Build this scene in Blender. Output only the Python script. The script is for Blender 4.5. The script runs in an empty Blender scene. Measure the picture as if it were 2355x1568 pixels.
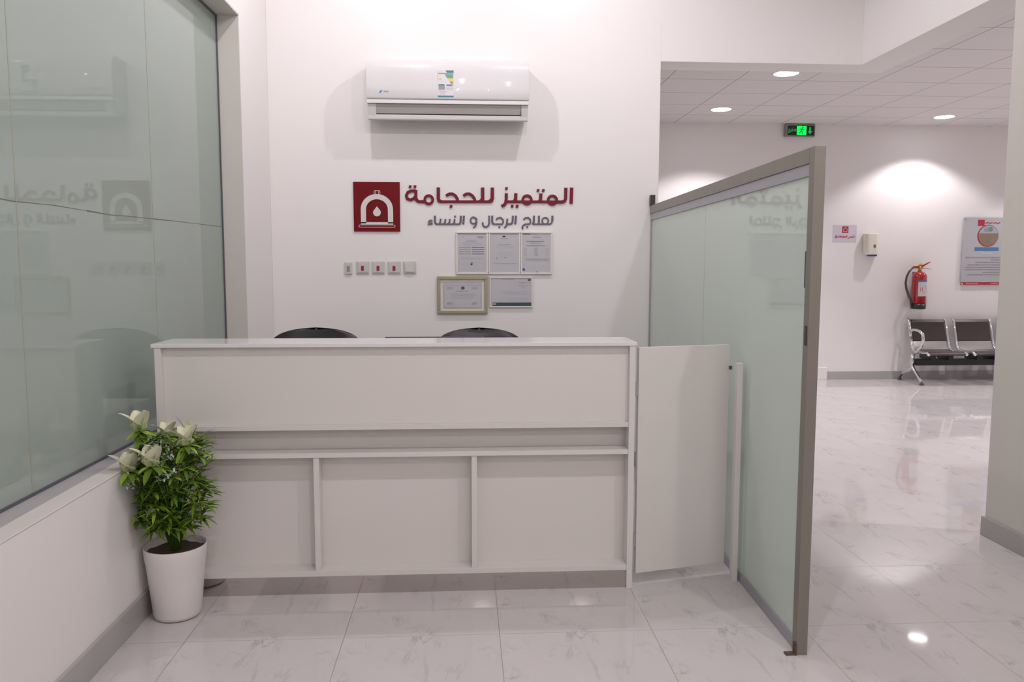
import bpy, bmesh, math, random
from mathutils import Matrix, Vector
random.seed(7)
PI = math.pi
scene = bpy.context.scene
COL = scene.collection

# ------------------------------------------------------------------ camera, world, exposure
cam_data = bpy.data.cameras.new('camera')
cam = bpy.data.objects.new('camera', cam_data)
COL.objects.link(cam)
cam_data.sensor_width = 36.0
cam_data.lens = 36.0 * 1824.77 / 2355.0
cam_data.clip_end = 60
cam_data.clip_start = 0.05
cam.matrix_world = (Matrix.Translation((0, 0, 1.4263)) @ Matrix.Rotation(-0.0592, 4, 'Z')
                    @ Matrix.Rotation(PI / 2 - 0.0942, 4, 'X') @ Matrix.Rotation(0.0014, 4, 'Z'))
scene.camera = cam

world = bpy.data.worlds.new('world')
scene.world = world
world.use_nodes = True
world.node_tree.nodes['Background'].inputs[0].default_value = (0.9, 0.93, 1.0, 1)
world.node_tree.nodes['Background'].inputs[1].default_value = 0.05

scene.view_settings.view_transform = 'Standard'
scene.view_settings.look = 'None'
scene.view_settings.exposure = 0.12
scene.view_settings.gamma = 1.0
scene.view_settings.use_curve_mapping = False

LIGHT_COL = (1.0, 0.94, 0.98)
RECEPTION_CEILING = 3.8
HALL_CEILING = 3.166
# downlights: x, y, watts
RECEPTION_LIGHTS = [(-0.62, 4.3, 36), (0.82, 4.3, 38), (0.25, 1.3, 54), (1.75, 1.3, 54),
                    (0.25, -1.7, 44), (1.75, -1.7, 44), (0.25, -4.7, 38), (1.75, -4.7, 38)]
HALL_LIGHTS = [(2.915, 7.23, 100), (2.86, 8.9, 60), (5.6, 9.16, 56), (5.9, 6.0, 150), (5.6, 3.2, 140), (7.9, 9.1, 80), (7.9, 6.2, 110)]

# ------------------------------------------------------------------ materials
def mat(name, color=(0.8, 0.8, 0.8), rough=0.5, metal=0.0, spec=0.5, emit=None, estr=0.0, coat=0.0):
    m = bpy.data.materials.new(name)
    m.use_nodes = True
    b = m.node_tree.nodes['Principled BSDF']
    b.inputs['Base Color'].default_value = (*color, 1)
    b.inputs['Roughness'].default_value = rough
    b.inputs['Metallic'].default_value = metal
    b.inputs['Specular IOR Level'].default_value = spec
    b.inputs['Coat Weight'].default_value = coat
    if emit:
        b.inputs['Emission Color'].default_value = (*emit, 1)
        b.inputs['Emission Strength'].default_value = estr
    return m

def nodes_of(m):
    return m.node_tree.nodes, m.node_tree.links, m.node_tree.nodes['Principled BSDF']

def noisy(m, scale, amount, bump=0.0, bscale=None, stretch=None):
    """small colour variation and bump, in object coordinates"""
    N, L, b = nodes_of(m)
    tc = N.new('ShaderNodeTexCoord'); mp = N.new('ShaderNodeMapping')
    if stretch: mp.inputs['Scale'].default_value = stretch
    L.new(tc.outputs['Object'], mp.inputs['Vector'])
    n = N.new('ShaderNodeTexNoise'); n.inputs['Scale'].default_value = scale; n.inputs['Detail'].default_value = 4
    L.new(mp.outputs[0], n.inputs['Vector'])
    base = list(b.inputs['Base Color'].default_value)
    mx = N.new('ShaderNodeMix'); mx.data_type = 'RGBA'
    mx.inputs['A'].default_value = [c * (1 - amount) for c in base[:3]] + [1]
    mx.inputs['B'].default_value = [min(1, c * (1 + amount)) for c in base[:3]] + [1]
    L.new(n.outputs['Fac'], mx.inputs['Factor']); L.new(mx.outputs['Result'], b.inputs['Base Color'])
    if bump:
        n2 = N.new('ShaderNodeTexNoise'); n2.inputs['Scale'].default_value = bscale or scale * 6
        L.new(mp.outputs[0], n2.inputs['Vector'])
        bp = N.new('ShaderNodeBump'); bp.inputs['Strength'].default_value = bump; bp.inputs['Distance'].default_value = 0.002
        L.new(n2.outputs['Fac'], bp.inputs['Height']); L.new(bp.outputs[0], b.inputs['Normal'])
    return m

def math_node(N, L, op, a, b=None, c=None):
    n = N.new('ShaderNodeMath'); n.operation = op
    for i, v in enumerate((a, b, c)):
        if v is None: continue
        if isinstance(v, (int, float)): n.inputs[i].default_value = v
        else: L.new(v, n.inputs[i])
    return n.outputs[0]

M = {}
M['wall'] = noisy(mat('wall_paint', (0.86, 0.83, 0.815), 0.45, spec=0.35), 1.2, 0.015, 0.12, 60)
M['jamb_dim_wall'] = noisy(mat('jamb_and_dimmed_wall', (0.66, 0.63, 0.58), 0.5, spec=0.3), 1.5, 0.02, 0.12, 60)  # beige of the window jamb; on the right wall it imitates weaker light
M['plaster'] = noisy(mat('sill_plaster', (0.70, 0.66, 0.62), 0.55, spec=0.3), 6, 0.06, 0.1, 50)
M['white_laminate'] = noisy(mat('white_laminate', (0.77, 0.735, 0.695), 0.3, spec=0.45), 1.0, 0.01)
M['laminate_edge'] = mat('laminate_edge', (0.75, 0.715, 0.675), 0.4)
M['desk_top'] = noisy(mat('glossy_white_top', (0.82, 0.80, 0.80), 0.07, spec=0.6), 1.0, 0.01)
M['plinth'] = noisy(mat('polished_plinth', (0.58, 0.54, 0.52), 0.04, metal=1.0), 4, 0.06)
M['steel'] = noisy(mat('brushed_steel', (0.27, 0.25, 0.215), 0.42, metal=0.5), 14, 0.10, 0.1, 120, (1, 1, 0.12))
M['aluminium'] = mat('grey_aluminium', (0.42, 0.42, 0.46), 0.4, metal=0.5)
M['dark_gasket'] = mat('dark_gasket', (0.10, 0.10, 0.12), 0.5)
M['rust'] = noisy(mat('rusty_bracket', (0.12, 0.07, 0.055), 0.7), 40, 0.4)
M['black'] = mat('black_plastic', (0.02, 0.02, 0.022), 0.35)
M['leather'] = noisy(mat('black_leather', (0.022, 0.020, 0.021), 0.32, spec=0.5), 30, 0.2, 0.3, 220)
M['chrome'] = mat('chrome', (0.75, 0.75, 0.76), 0.08, metal=1.0)
M['brown_leather'] = noisy(mat('brown_leatherette', (0.040, 0.026, 0.024), 0.28, spec=0.6), 12, 0.15, 0.1, 90)
M['ac_white'] = mat('air_conditioner_plastic', (0.74, 0.72, 0.725), 0.35, spec=0.3, coat=0.6)
M['ac_matt'] = mat('air_conditioner_matt', (0.66, 0.645, 0.635), 0.4)
M['ac_louver'] = mat('air_conditioner_louver', (0.42, 0.40, 0.385), 0.35)
M['red'] = mat('wine_red_acrylic', (0.170, 0.009, 0.013), 0.28, spec=0.15)
M['letter_red'] = mat('wine_red_letters', (0.185, 0.012, 0.027), 0.35, spec=0.2)
M['letter_grey'] = mat('grey_letters', (0.13, 0.115, 0.15), 0.4)
M['emblem'] = mat('cream_emblem', (0.72, 0.68, 0.66), 0.4)
M['frame_white'] = mat('white_frame', (0.76, 0.74, 0.70), 0.3)
M['frame_gold'] = mat('gold_frame', (0.40, 0.36, 0.24), 0.32, metal=0.35)
M['paper'] = noisy(mat('printed_paper', (0.55, 0.54, 0.575), 0.12, spec=0.5), 8, 0.02)
M['ink'] = mat('grey_ink', (0.30, 0.29, 0.33), 0.5)
M['ink_dark'] = mat('dark_ink', (0.10, 0.11, 0.12), 0.5)
M['ink_pale'] = mat('pale_ink', (0.40, 0.39, 0.44), 0.5)
M['ink_green'] = mat('green_ink', (0.25, 0.38, 0.26), 0.5)
M['ink_blue'] = mat('blue_ink', (0.10, 0.13, 0.36), 0.5)
M['ink_teal'] = mat('teal_ink', (0.035, 0.07, 0.095), 0.5)
M['switch'] = mat('switch_plastic', (0.62, 0.60, 0.565), 0.18, spec=0.6)
M['switch_red'] = mat('red_rocker', (0.30, 0.02, 0.035), 0.3)
M['pot'] = mat('white_plastic_pot', (0.78, 0.745, 0.73), 0.35)
M['soil'] = noisy(mat('potting_soil', (0.10, 0.068, 0.045), 0.95), 60, 0.5, 1.0, 90)
M['leaf'] = noisy(mat('leaf_green', (0.12, 0.21, 0.020), 0.42), 9, 0.45)
M['leaf_light'] = noisy(mat('leaf_light_green', (0.27, 0.42, 0.05), 0.42), 9, 0.3)
M['stem'] = mat('stem_green', (0.07, 0.15, 0.02), 0.5)
M['petal'] = noisy(mat('petal_cream', (0.76, 0.76, 0.56), 0.5), 14, 0.10)
M['petal_green'] = mat('petal_base_green', (0.50, 0.58, 0.26), 0.5)
M['sprig'] = mat('pale_sprig', (0.50, 0.60, 0.46), 0.55)
M['baseboard'] = noisy(mat('grey_marble_skirting', (0.42, 0.405, 0.395), 0.22, spec=0.5), 2.5, 0.12)
M['sill_marble'] = noisy(mat('grey_marble_sill', (0.46, 0.44, 0.45), 0.3, spec=0.5), 5, 0.10)
M['light_trim'] = mat('downlight_trim', (0.8, 0.8, 0.8), 0.3)
M['lamp'] = mat('downlight_lens', (1, 1, 1), 0.4, emit=(1.0, 0.95, 1.0), estr=9.0)
M['lamp_hall'] = mat('hall_downlight_lens', (1, 1, 1), 0.4, emit=(1.0, 0.95, 1.0), estr=9.0)
M['sign_frame'] = mat('sign_frame_grey', (0.28, 0.26, 0.25), 0.4)
M['sign_black'] = mat('sign_black', (0.015, 0.015, 0.015), 0.3)
M['sign_green'] = mat('sign_green_lit', (0.0, 0.5, 0.08), 0.4, emit=(0.0, 1.0, 0.08), estr=1.2)
M['sign_green_dim'] = mat('sign_green_dim', (0.02, 0.3, 0.06), 0.4, emit=(0.03, 0.6, 0.10), estr=0.4)
M['ext_red'] = mat('extinguisher_red', (0.42, 0.012, 0.018), 0.18, spec=0.6, coat=0.4)
M['ext_label'] = mat('extinguisher_label', (0.62, 0.60, 0.58), 0.4)
M['brass'] = mat('brass_valve', (0.42, 0.40, 0.06), 0.35, metal=0.5)
M['hose'] = mat('rubber_hose', (0.06, 0.06, 0.065), 0.35)
M['cream_plastic'] = mat('cream_plastic', (0.80, 0.78, 0.66), 0.15, spec=0.6, coat=0.4)
M['blue_plastic'] = mat('blue_plastic', (0.02, 0.06, 0.38), 0.3)
M['grey_window'] = mat('dark_sight_window', (0.22, 0.17, 0.16), 0.2)
M['poster'] = noisy(mat('poster_print', (0.46, 0.465, 0.485), 0.25), 14, 0.05)
M['poster_red'] = mat('poster_red', (0.42, 0.03, 0.05), 0.4)
M['poster_blue'] = mat('poster_blue', (0.07, 0.20, 0.42), 0.4)
M['poster_skin'] = noisy(mat('poster_photo_tan', (0.26, 0.19, 0.14), 0.4), 18, 0.3)
M['poster_pale'] = mat('poster_photo_pale', (0.40, 0.38, 0.46), 0.4)
M['poster_green'] = mat('poster_photo_green', (0.12, 0.28, 0.17), 0.4)
M['poster_grey'] = mat('poster_photo_grey', (0.28, 0.30, 0.32), 0.4)
M['notice'] = mat('notice_paper', (0.66, 0.61, 0.70), 0.5)
M['teal'] = mat('label_teal', (0.03, 0.19, 0.24), 0.3)
M['lab_green'] = mat('label_green', (0.12, 0.34, 0.24), 0.3)
M['lab_yellow'] = mat('label_yellow', (0.68, 0.66, 0.12), 0.3)
M['lab_red'] = mat('label_red', (0.55, 0.13, 0.08), 0.3)
M['lab_white'] = mat('label_white', (0.70, 0.68, 0.70), 0.25)
M['lab_grey'] = mat('label_grey', (0.30, 0.29, 0.30), 0.3)
M['badge_blue'] = mat('badge_blue', (0.10, 0.36, 0.70), 0.3)
M['screen'] = mat('dark_screen', (0.012, 0.012, 0.018), 0.15)
M['beam_black'] = mat('black_steel_beam', (0.008, 0.008, 0.009), 0.35)

def glass_mat(name, color, transl, ior=1.55, rough=0.0):
    """frosted film glass: milky body with a smooth reflecting face"""
    m = bpy.data.materials.new(name); m.use_nodes = True
    N, L = m.node_tree.nodes, m.node_tree.links
    N.clear()
    out = N.new('ShaderNodeOutputMaterial')
    d = N.new('ShaderNodeBsdfDiffuse'); d.inputs[0].default_value = (*color, 1)
    t = N.new('ShaderNodeBsdfTranslucent'); t.inputs[0].default_value = (*color, 1)
    mx = N.new('ShaderNodeMixShader'); mx.inputs[0].default_value = transl
    L.new(d.outputs[0], mx.inputs[1]); L.new(t.outputs[0], mx.inputs[2])
    g = N.new('ShaderNodeBsdfGlossy'); g.inputs['Roughness'].default_value = rough
    f = N.new('ShaderNodeFresnel'); f.inputs['IOR'].default_value = ior
    mx2 = N.new('ShaderNodeMixShader')
    L.new(f.outputs[0], mx2.inputs[0]); L.new(mx.outputs[0], mx2.inputs[1]); L.new(g.outputs[0], mx2.inputs[2])
    L.new(mx2.outputs[0], out.inputs[0])
    return m
M['window_glass'] = glass_mat('frosted_window_glass', (0.40, 0.47, 0.425), 0.08)
M['partition_glass'] = glass_mat('frosted_partition_glass', (0.875, 0.99, 0.91), 0.34)

def floor_mat():
    m = mat('marble_floor_tiles', (0.6, 0.58, 0.57), 0.045, spec=0.5)
    N, L, b = nodes_of(m)
    tc = N.new('ShaderNodeTexCoord'); sp = N.new('ShaderNodeSeparateXYZ'); L.new(tc.outputs['Object'], sp.inputs[0])
    T = 0.6
    u = math_node(N, L, 'DIVIDE', math_node(N, L, 'SUBTRACT', sp.outputs[0], 0.129), T)
    v = math_node(N, L, 'DIVIDE', math_node(N, L, 'SUBTRACT', sp.outputs[1], 2.967), T)
    fu = math_node(N, L, 'FRACT', u); fv = math_node(N, L, 'FRACT', v)
    def edge(f):
        a = math_node(N, L, 'ABSOLUTE', math_node(N, L, 'SUBTRACT', f, 0.5))
        return math_node(N, L, 'GREATER_THAN', a, 0.5 - 0.0026)
    grout = math_node(N, L, 'MAXIMUM', edge(fu), edge(fv))
    # vein pattern, the same print on every tile
    cb = N.new('ShaderNodeCombineXYZ'); L.new(fu, cb.inputs[0]); L.new(fv, cb.inputs[1])
    def vein(scale, rot, stretch, width, seed, dist):
        mp = N.new('ShaderNodeMapping'); mp.inputs['Rotation'].default_value = (0, 0, rot)
        mp.inputs['Scale'].default_value = (scale, scale * stretch, 1); mp.inputs['Location'].default_value = (seed, seed * 0.7, seed)
        L.new(cb.outputs[0], mp.inputs['Vector'])
        n = N.new('ShaderNodeTexNoise'); n.inputs['Scale'].default_value = 1.0; n.inputs['Detail'].default_value = 6
        n.inputs['Roughness'].default_value = 0.62; n.inputs['Distortion'].default_value = dist
        L.new(mp.outputs[0], n.inputs['Vector'])
        a = math_node(N, L, 'ABSOLUTE', math_node(N, L, 'SUBTRACT', n.outputs['Fac'], 0.5))
        r = N.new('ShaderNodeMapRange'); r.inputs['From Min'].default_value = 0.0; r.inputs['From Max'].default_value = width
        r.inputs['To Min'].default_value = 1.0; r.inputs['To Max'].default_value = 0.0
        L.new(a, r.inputs['Value'])
        return r.outputs[0]
    v1 = vein(2.3, 0.75, 0.42, 0.022, 3.1, 0.5)
    v2 = vein(4.5, 0.95, 0.35, 0.020, 7.7, 0.4)
    msk = N.new('ShaderNodeTexNoise'); msk.inputs['Scale'].default_value = 3.2
    L.new(cb.outputs[0], msk.inputs['Vector'])
    mr = N.new('ShaderNodeMapRange'); mr.inputs['From Min'].default_value = 0.45; mr.inputs['From Max'].default_value = 0.68
    L.new(msk.outputs['Fac'], mr.inputs['Value'])
    vv = math_node(N, L, 'MULTIPLY', math_node(N, L, 'MAXIMUM', v1, math_node(N, L, 'MULTIPLY', v2, 0.6)), mr.outputs[0])
    cl = N.new('ShaderNodeTexNoise'); cl.inputs['Scale'].default_value = 2.0; L.new(cb.outputs[0], cl.inputs['Vector'])
    base = N.new('ShaderNodeMix'); base.data_type = 'RGBA'
    base.inputs['A'].default_value = (0.60, 0.565, 0.56, 1); base.inputs['B'].default_value = (0.68, 0.645, 0.64, 1)
    L.new(cl.outputs['Fac'], base.inputs['Factor'])
    m1 = N.new('ShaderNodeMix'); m1.data_type = 'RGBA'; m1.inputs['B'].default_value = (0.36, 0.34, 0.35, 1)
    L.new(math_node(N, L, 'MULTIPLY', vv, 0.75), m1.inputs['Factor']); L.new(base.outputs['Result'], m1.inputs['A'])
    m2 = N.new('ShaderNodeMix'); m2.data_type = 'RGBA'; m2.inputs['B'].default_value = (0.34, 0.29, 0.26, 1)
    L.new(math_node(N, L, 'MULTIPLY', grout, 0.8), m2.inputs['Factor']); L.new(m1.outputs['Result'], m2.inputs['A'])
    L.new(m2.outputs['Result'], b.inputs['Base Color'])
    r = math_node(N, L, 'ADD', math_node(N, L, 'MULTIPLY', grout, 0.5), 0.045)
    L.new(r, b.inputs['Roughness'])
    return m
M['floor'] = floor_mat()

def ceiling_tile_mat():
    m = mat('hall_ceiling_tiles', (0.62, 0.60, 0.59), 0.8, spec=0.2)
    N, L, b = nodes_of(m)
    tc = N.new('ShaderNodeTexCoord'); sp = N.new('ShaderNodeSeparateXYZ'); L.new(tc.outputs['Object'], sp.inputs[0])
    u = math_node(N, L, 'DIVIDE', math_node(N, L, 'SUBTRACT', sp.outputs[0], 2.55), 0.66)
    v = math_node(N, L, 'DIVIDE', math_node(N, L, 'SUBTRACT', sp.outputs[1], 9.22), 0.575)
    def edge(f, w):
        a = math_node(N, L, 'ABSOLUTE', math_node(N, L, 'SUBTRACT', math_node(N, L, 'FRACT', f), 0.5))
        return math_node(N, L, 'GREATER_THAN', a, 0.5 - w)
    g = math_node(N, L, 'MAXIMUM', edge(u, 0.008), edge(v, 0.010))
    w = N.new('ShaderNodeTexWave'); w.inputs['Scale'].default_value = 14; w.inputs['Distortion'].default_value = 5
    w.inputs['Detail'].default_value = 2; L.new(tc.outputs['Object'], w.inputs['Vector'])
    mx = N.new('ShaderNodeMix'); mx.data_type = 'RGBA'
    mx.inputs['A'].default_value = (0.72, 0.69, 0.68, 1); mx.inputs['B'].default_value = (0.80, 0.77, 0.76, 1)
    L.new(w.outputs['Fac'], mx.inputs['Factor'])
    m2 = N.new('ShaderNodeMix'); m2.data_type = 'RGBA'; m2.inputs['B'].default_value = (0.42, 0.40, 0.40, 1)
    L.new(g, m2.inputs['Factor']); L.new(mx.outputs['Result'], m2.inputs['A']); L.new(m2.outputs['Result'], b.inputs['Base Color'])
    return m
M['ceiling_tiles'] = ceiling_tile_mat()
M['ceiling'] = mat('reception_ceiling', (0.88, 0.86, 0.86), 0.7)

# ------------------------------------------------------------------ mesh helpers
class MB:
    """collects shapes in world coordinates; build() links them as one mesh object"""
    def __init__(s): s.bm = bmesh.new(); s.smooth = False
    def box(s, x0, x1, y0, y1, z0, z1, mi=0):
        v = [s.bm.verts.new(p) for p in ((x0, y0, z0), (x1, y0, z0), (x1, y1, z0), (x0, y1, z0), (x0, y0, z1), (x1, y0, z1), (x1, y1, z1), (x0, y1, z1))]
        for f in ((3, 2, 1, 0), (4, 5, 6, 7), (0, 1, 5, 4), (1, 2, 6, 5), (2, 3, 7, 6), (3, 0, 4, 7)):
            fc = s.bm.faces.new([v[i] for i in f]); fc.material_index = mi
        return s
    def obox(s, c, ax, ay, az, mi=0):
        c, ax, ay, az = map(Vector, (c, ax, ay, az))
        v = [s.bm.verts.new(c + ax * i + ay * j + az * k) for k in (-1, 1) for j in (-1, 1) for i in (-1, 1)]
        for f in ((0, 2, 3, 1), (4, 5, 7, 6), (0, 1, 5, 4), (1, 3, 7, 5), (3, 2, 6, 7), (2, 0, 4, 6)):
            fc = s.bm.faces.new([v[i] for i in f]); fc.material_index = mi
        return s
    def prism(s, pts, axis, a, b, mi=0):
        """extrude a 2D outline along an axis: 'x' pts=(y,z); 'y' pts=(x,z); 'z' pts=(x,y)"""
        def P(p, t):
            return {'x': (t, p[0], p[1]), 'y': (p[0], t, p[1]), 'z': (p[0], p[1], t)}[axis]
        A = [s.bm.verts.new(P(p, a)) for p in pts]; B = [s.bm.verts.new(P(p, b)) for p in pts]
        n = len(pts)
        fs = [s.bm.faces.new(A), s.bm.faces.new(B[::-1])]
        for i in range(n): fs.append(s.bm.faces.new([A[i], A[(i + 1) % n], B[(i + 1) % n], B[i]][::-1]))
        for f in fs: f.material_index = mi
        return s
    def tube(s, pts, r, n=10, mi=0, caps=True, close=False):
        pts = [Vector(p) for p in pts]
        rs = r if isinstance(r, (list, tuple)) else [r] * len(pts)
        rings = []; up = None
        for i, p in enumerate(pts):
            if close: d = pts[(i + 1) % len(pts)] - pts[i - 1]
            else: d = (pts[min(i + 1, len(pts) - 1)] - pts[max(i - 1, 0)])
            d.normalize()
            if up is None:
                up = Vector((0, 0, 1)) if abs(d.z) < 0.9 else Vector((1, 0, 0))
            a = d.cross(up).normalized(); up = a.cross(d).normalized()
            rings.append([s.bm.verts.new(p + (a * math.cos(2 * PI * k / n) + up * math.sin(2 * PI * k / n)) * rs[i]) for k in range(n)])
        m = len(rings)
        for i in range(m if close else m - 1):
            A, B = rings[i], rings[(i + 1) % m]
            for k in range(n):
                f = s.bm.faces.new([A[k], A[(k + 1) % n], B[(k + 1) % n], B[k]]); f.material_index = mi; f.smooth = True
        if caps and not close:
            s.bm.faces.new(rings[0][::-1]).material_index = mi; s.bm.faces.new(rings[-1]).material_index = mi
        return s
    def lathe(s, prof, c=(0, 0), n=40, mi=0, sq=1.0):
        rings = []
        for r, z in prof:
            if r < 1e-6: rings.append([s.bm.verts.new((c[0], c[1], z))])
            else: rings.append([s.bm.verts.new((c[0] + r * math.cos(2 * PI * k / n), c[1] + r * sq * math.sin(2 * PI * k / n), z)) for k in range(n)])
        for A, B in zip(rings, rings[1:]):
            for k in range(n):
                a, b_ = A[k % len(A)], A[(k + 1) % len(A)]; d, c_ = B[k % len(B)], B[(k + 1) % len(B)]
                vs = []
                for v in (a, b_, c_, d):
                    if v not in vs: vs.append(v)
                if len(vs) >= 3:
                    f = s.bm.faces.new(vs); f.smooth = True; f.material_index = mi
        return s
    def ribbon(s, pts, w, y0, y1, mi=0, caps=True, square=True):
        """a flat stroke of width w along (x,z) points, extruded from y0 to y1, joined with round joints"""
        P = [Vector(p) for p in pts]
        P = [p for i, p in enumerate(P) if i == 0 or (p - P[i - 1]).length > 1e-5]
        closed = (P[0] - P[-1]).length < 1e-4
        if closed: P = P[:-1]
        n = len(P); L_, R_ = [], []
        for i, p in enumerate(P):
            if closed: d0, d1 = (p - P[i - 1]).normalized(), (P[(i + 1) % n] - p).normalized()
            else:
                d0 = (p - P[max(i - 1, 0)]); d1 = (P[min(i + 1, n - 1)] - p)
                d0 = d1.normalized() if i == 0 else d0.normalized(); d1 = d0 if i == n - 1 else d1.normalized()
            t = (d0 + d1)
            t = t.normalized() if t.length > 1e-3 else d0
            nr = Vector((-t.y, t.x)); k = min(1.35, 1.0 / max(0.5, nr.dot(Vector((-d0.y, d0.x)))))
            L_.append(p + nr * w / 2 * k); R_.append(p - nr * w / 2 * k)
        V = {}
        for tag_, side in (('L', L_), ('R', R_)):
            for i, q in enumerate(side):
                for yy in (y0, y1): V[tag_, i, yy] = s.bm.verts.new((q.x, yy, q.y))
        def F(*k_):
            f = s.bm.faces.new([V[q] for q in k_]); f.material_index = mi
        for i in range(n if closed else n - 1):
            j = (i + 1) % n
            F(('L', i, y0), ('R', i, y0), ('R', j, y0), ('L', j, y0)); F(('L', i, y1), ('L', j, y1), ('R', j, y1), ('R', i, y1))
            F(('L', i, y0), ('L', j, y0), ('L', j, y1), ('L', i, y1)); F(('R', i, y0), ('R', i, y1), ('R', j, y1), ('R', j, y0))
        if not closed:
            F(('L', 0, y0), ('L', 0, y1), ('R', 0, y1), ('R', 0, y0)); F(('L', n - 1, y0), ('R', n - 1, y0), ('R', n - 1, y1), ('L', n - 1, y1))
        return s
    def disc(s, c, rx, rz, y0, y1, mi=0, n=28, a0=0, a1=2 * PI):
        full = abs(a1 - a0 - 2 * PI) < 1e-6
        k = n if full else n + 1
        s.prism([(c[0] + rx * math.cos(a0 + (a1 - a0) * i / n), c[1] + rz * math.sin(a0 + (a1 - a0) * i / n)) for i in range(k)], 'y', y0, y1, mi)
        return s
    def build(s, name, mats, parent=None, bevel=0.0, seg=2, origin=None, smooth=False, subsurf=0, **props):
        bmesh.ops.recalc_face_normals(s.bm, faces=s.bm.faces)
        if parent is not None: o = Vector(parent_origin(parent))
        else: o = Vector(origin) if origin is not None else None
        if o is None:
            zs = [v.co.z for v in s.bm.verts]; xs = [v.co.x for v in s.bm.verts]; ys = [v.co.y for v in s.bm.verts]
            o = Vector(((min(xs) + max(xs)) / 2, (min(ys) + max(ys)) / 2, min(zs)))
        bmesh.ops.translate(s.bm, verts=s.bm.verts, vec=-o)
        me = bpy.data.meshes.new(name); s.bm.to_mesh(me); s.bm.free()
        ob = bpy.data.objects.new(name, me); COL.objects.link(ob)
        for k in (mats if isinstance(mats, (list, tuple)) else [mats]): me.materials.append(M[k])
        if parent is not None: ob.parent = parent
        else: ob.location = o
        if smooth:
            for p in me.polygons: p.use_smooth = True
        if bevel:
            b = ob.modifiers.new('bevel', 'BEVEL'); b.width = bevel; b.segments = seg; b.limit_method = 'ANGLE'; b.angle_limit = math.radians(40)
        if subsurf:
            b = ob.modifiers.new('subsurf', 'SUBSURF'); b.levels = subsurf; b.render_levels = subsurf
        for k, v in props.items(): ob[k] = v
        return ob

ORIGIN = {}
def parent_origin(p): return ORIGIN[p.name]

def thing(name, label, cat, loc=(0, 0, 0), group=None):
    o = bpy.data.objects.new(name, None); COL.objects.link(o)
    o.empty_display_size = 0.1
    o.location = loc; o['label'] = label; o['category'] = cat
    if group: o['group'] = group
    ORIGIN[o.name] = tuple(loc)
    return o
def sub(o, parent):
    """let a part carry sub-parts"""
    ORIGIN[o.name] = ORIGIN[parent.name]; return o
def tag(o, label, cat, group=None):
    o['label'] = label; o['category'] = cat
    if group: o['group'] = group
    return o
def struct(name, mb, mats, **k):
    return mb.build(name, mats, origin=(0, 0, 0), kind='structure', **k)
def dup(root, dx, dy, dz=0.0, label=None, rotz=None):
    r = root.copy(); COL.objects.link(r)
    r.location = (root.location.x + dx, root.location.y + dy, root.location.z + dz)
    if rotz is not None: r.rotation_euler = (0, 0, rotz)
    if label: r['label'] = label
    for ch in list(root.children):
        c = ch.copy(); COL.objects.link(c); c.parent = r
        for g in list(ch.children):
            d = g.copy(); COL.objects.link(d); d.parent = c
    return r

# ------------------------------------------------------------------ the rooms
WL, WR, BY, FY = -1.3106, 2.762, 5.52, -6.0       # reception: left wall, right wall, back wall, front wall
ZT = RECEPTION_CEILING
OPX, OPZ, COLY = 1.346, 2.822, 3.965              # opening in the corner: left jamb, head height, end of the right wall
FAR, HZ, HX1, HY0 = 9.7376, HALL_CEILING, 9.0, 1.0
SILL, HEAD, JAMB, WIN0 = 0.648, 2.885, 4.87, -0.60

struct('floor', MB().box(-1.62, 9.2, -6.2, 9.95, -0.08, 0), 'floor')
wl = MB()
wl.box(-1.66, WL, FY, JAMB, 0, SILL - 0.006)
wl.box(-1.66, WL, FY, BY + 0.23, HEAD, ZT)
wl.box(-1.66, WL, JAMB, BY + 0.23, 0, HEAD)
wl.box(-1.66, WL, FY, WIN0, SILL - 0.006, HEAD)
struct('wall_left', wl, 'wall')
# warm painted reveal lining of the window recess
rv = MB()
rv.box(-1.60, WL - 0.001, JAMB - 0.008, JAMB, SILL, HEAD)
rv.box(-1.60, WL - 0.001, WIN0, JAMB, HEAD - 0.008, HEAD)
struct('trim_1', rv, 'jamb_dim_wall')
wb = MB()
wb.box(WL, OPX, BY, BY + 0.23, 0, ZT)
wb.box(OPX, WR + 0.25, BY, BY + 0.23, OPZ, ZT)
struct('wall_back', wb, 'wall', bevel=0.002)
wr = MB()
wr.box(WR, WR + 0.25, FY, BY, OPZ, ZT)
struct('wall_right', wr, 'wall', bevel=0.002)
struct('wall_right', MB().box(WR, WR + 0.25, FY, COLY, 0, OPZ), 'jamb_dim_wall', bevel=0.002)  # lower wall coloured darker than its header: dimmer light put into the colour
struct('wall_front', MB().box(-1.66, WR + 0.25, FY - 0.2, FY, 0, ZT), 'wall')
struct('ceiling', MB().box(-1.66, WR + 0.25, FY - 0.2, BY + 0.23, ZT, ZT + 0.1), 'ceiling')
struct('wall_far', MB().box(0.8, HX1 + 0.2, FAR, FAR + 0.2, 0, HZ + 0.1), 'wall')
struct('wall_hall_left', MB().box(0.6, 0.8, BY + 0.23, FAR + 0.2, 0, HZ + 0.1), 'wall')
struct('wall_hall_right', MB().box(HX1, HX1 + 0.2, HY0, FAR, 0, HZ + 0.1), 'wall')
struct('wall_hall_front', MB().box(WR + 0.25, HX1 + 0.2, HY0 - 0.2, HY0, 0, HZ + 0.1), 'wall')
struct('ceiling', MB().box(0.8, HX1, BY + 0.23, FAR, HZ, HZ + 0.1).box(WR + 0.25, HX1, HY0, BY + 0.23, HZ, HZ + 0.1), 'ceiling_tiles')
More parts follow.
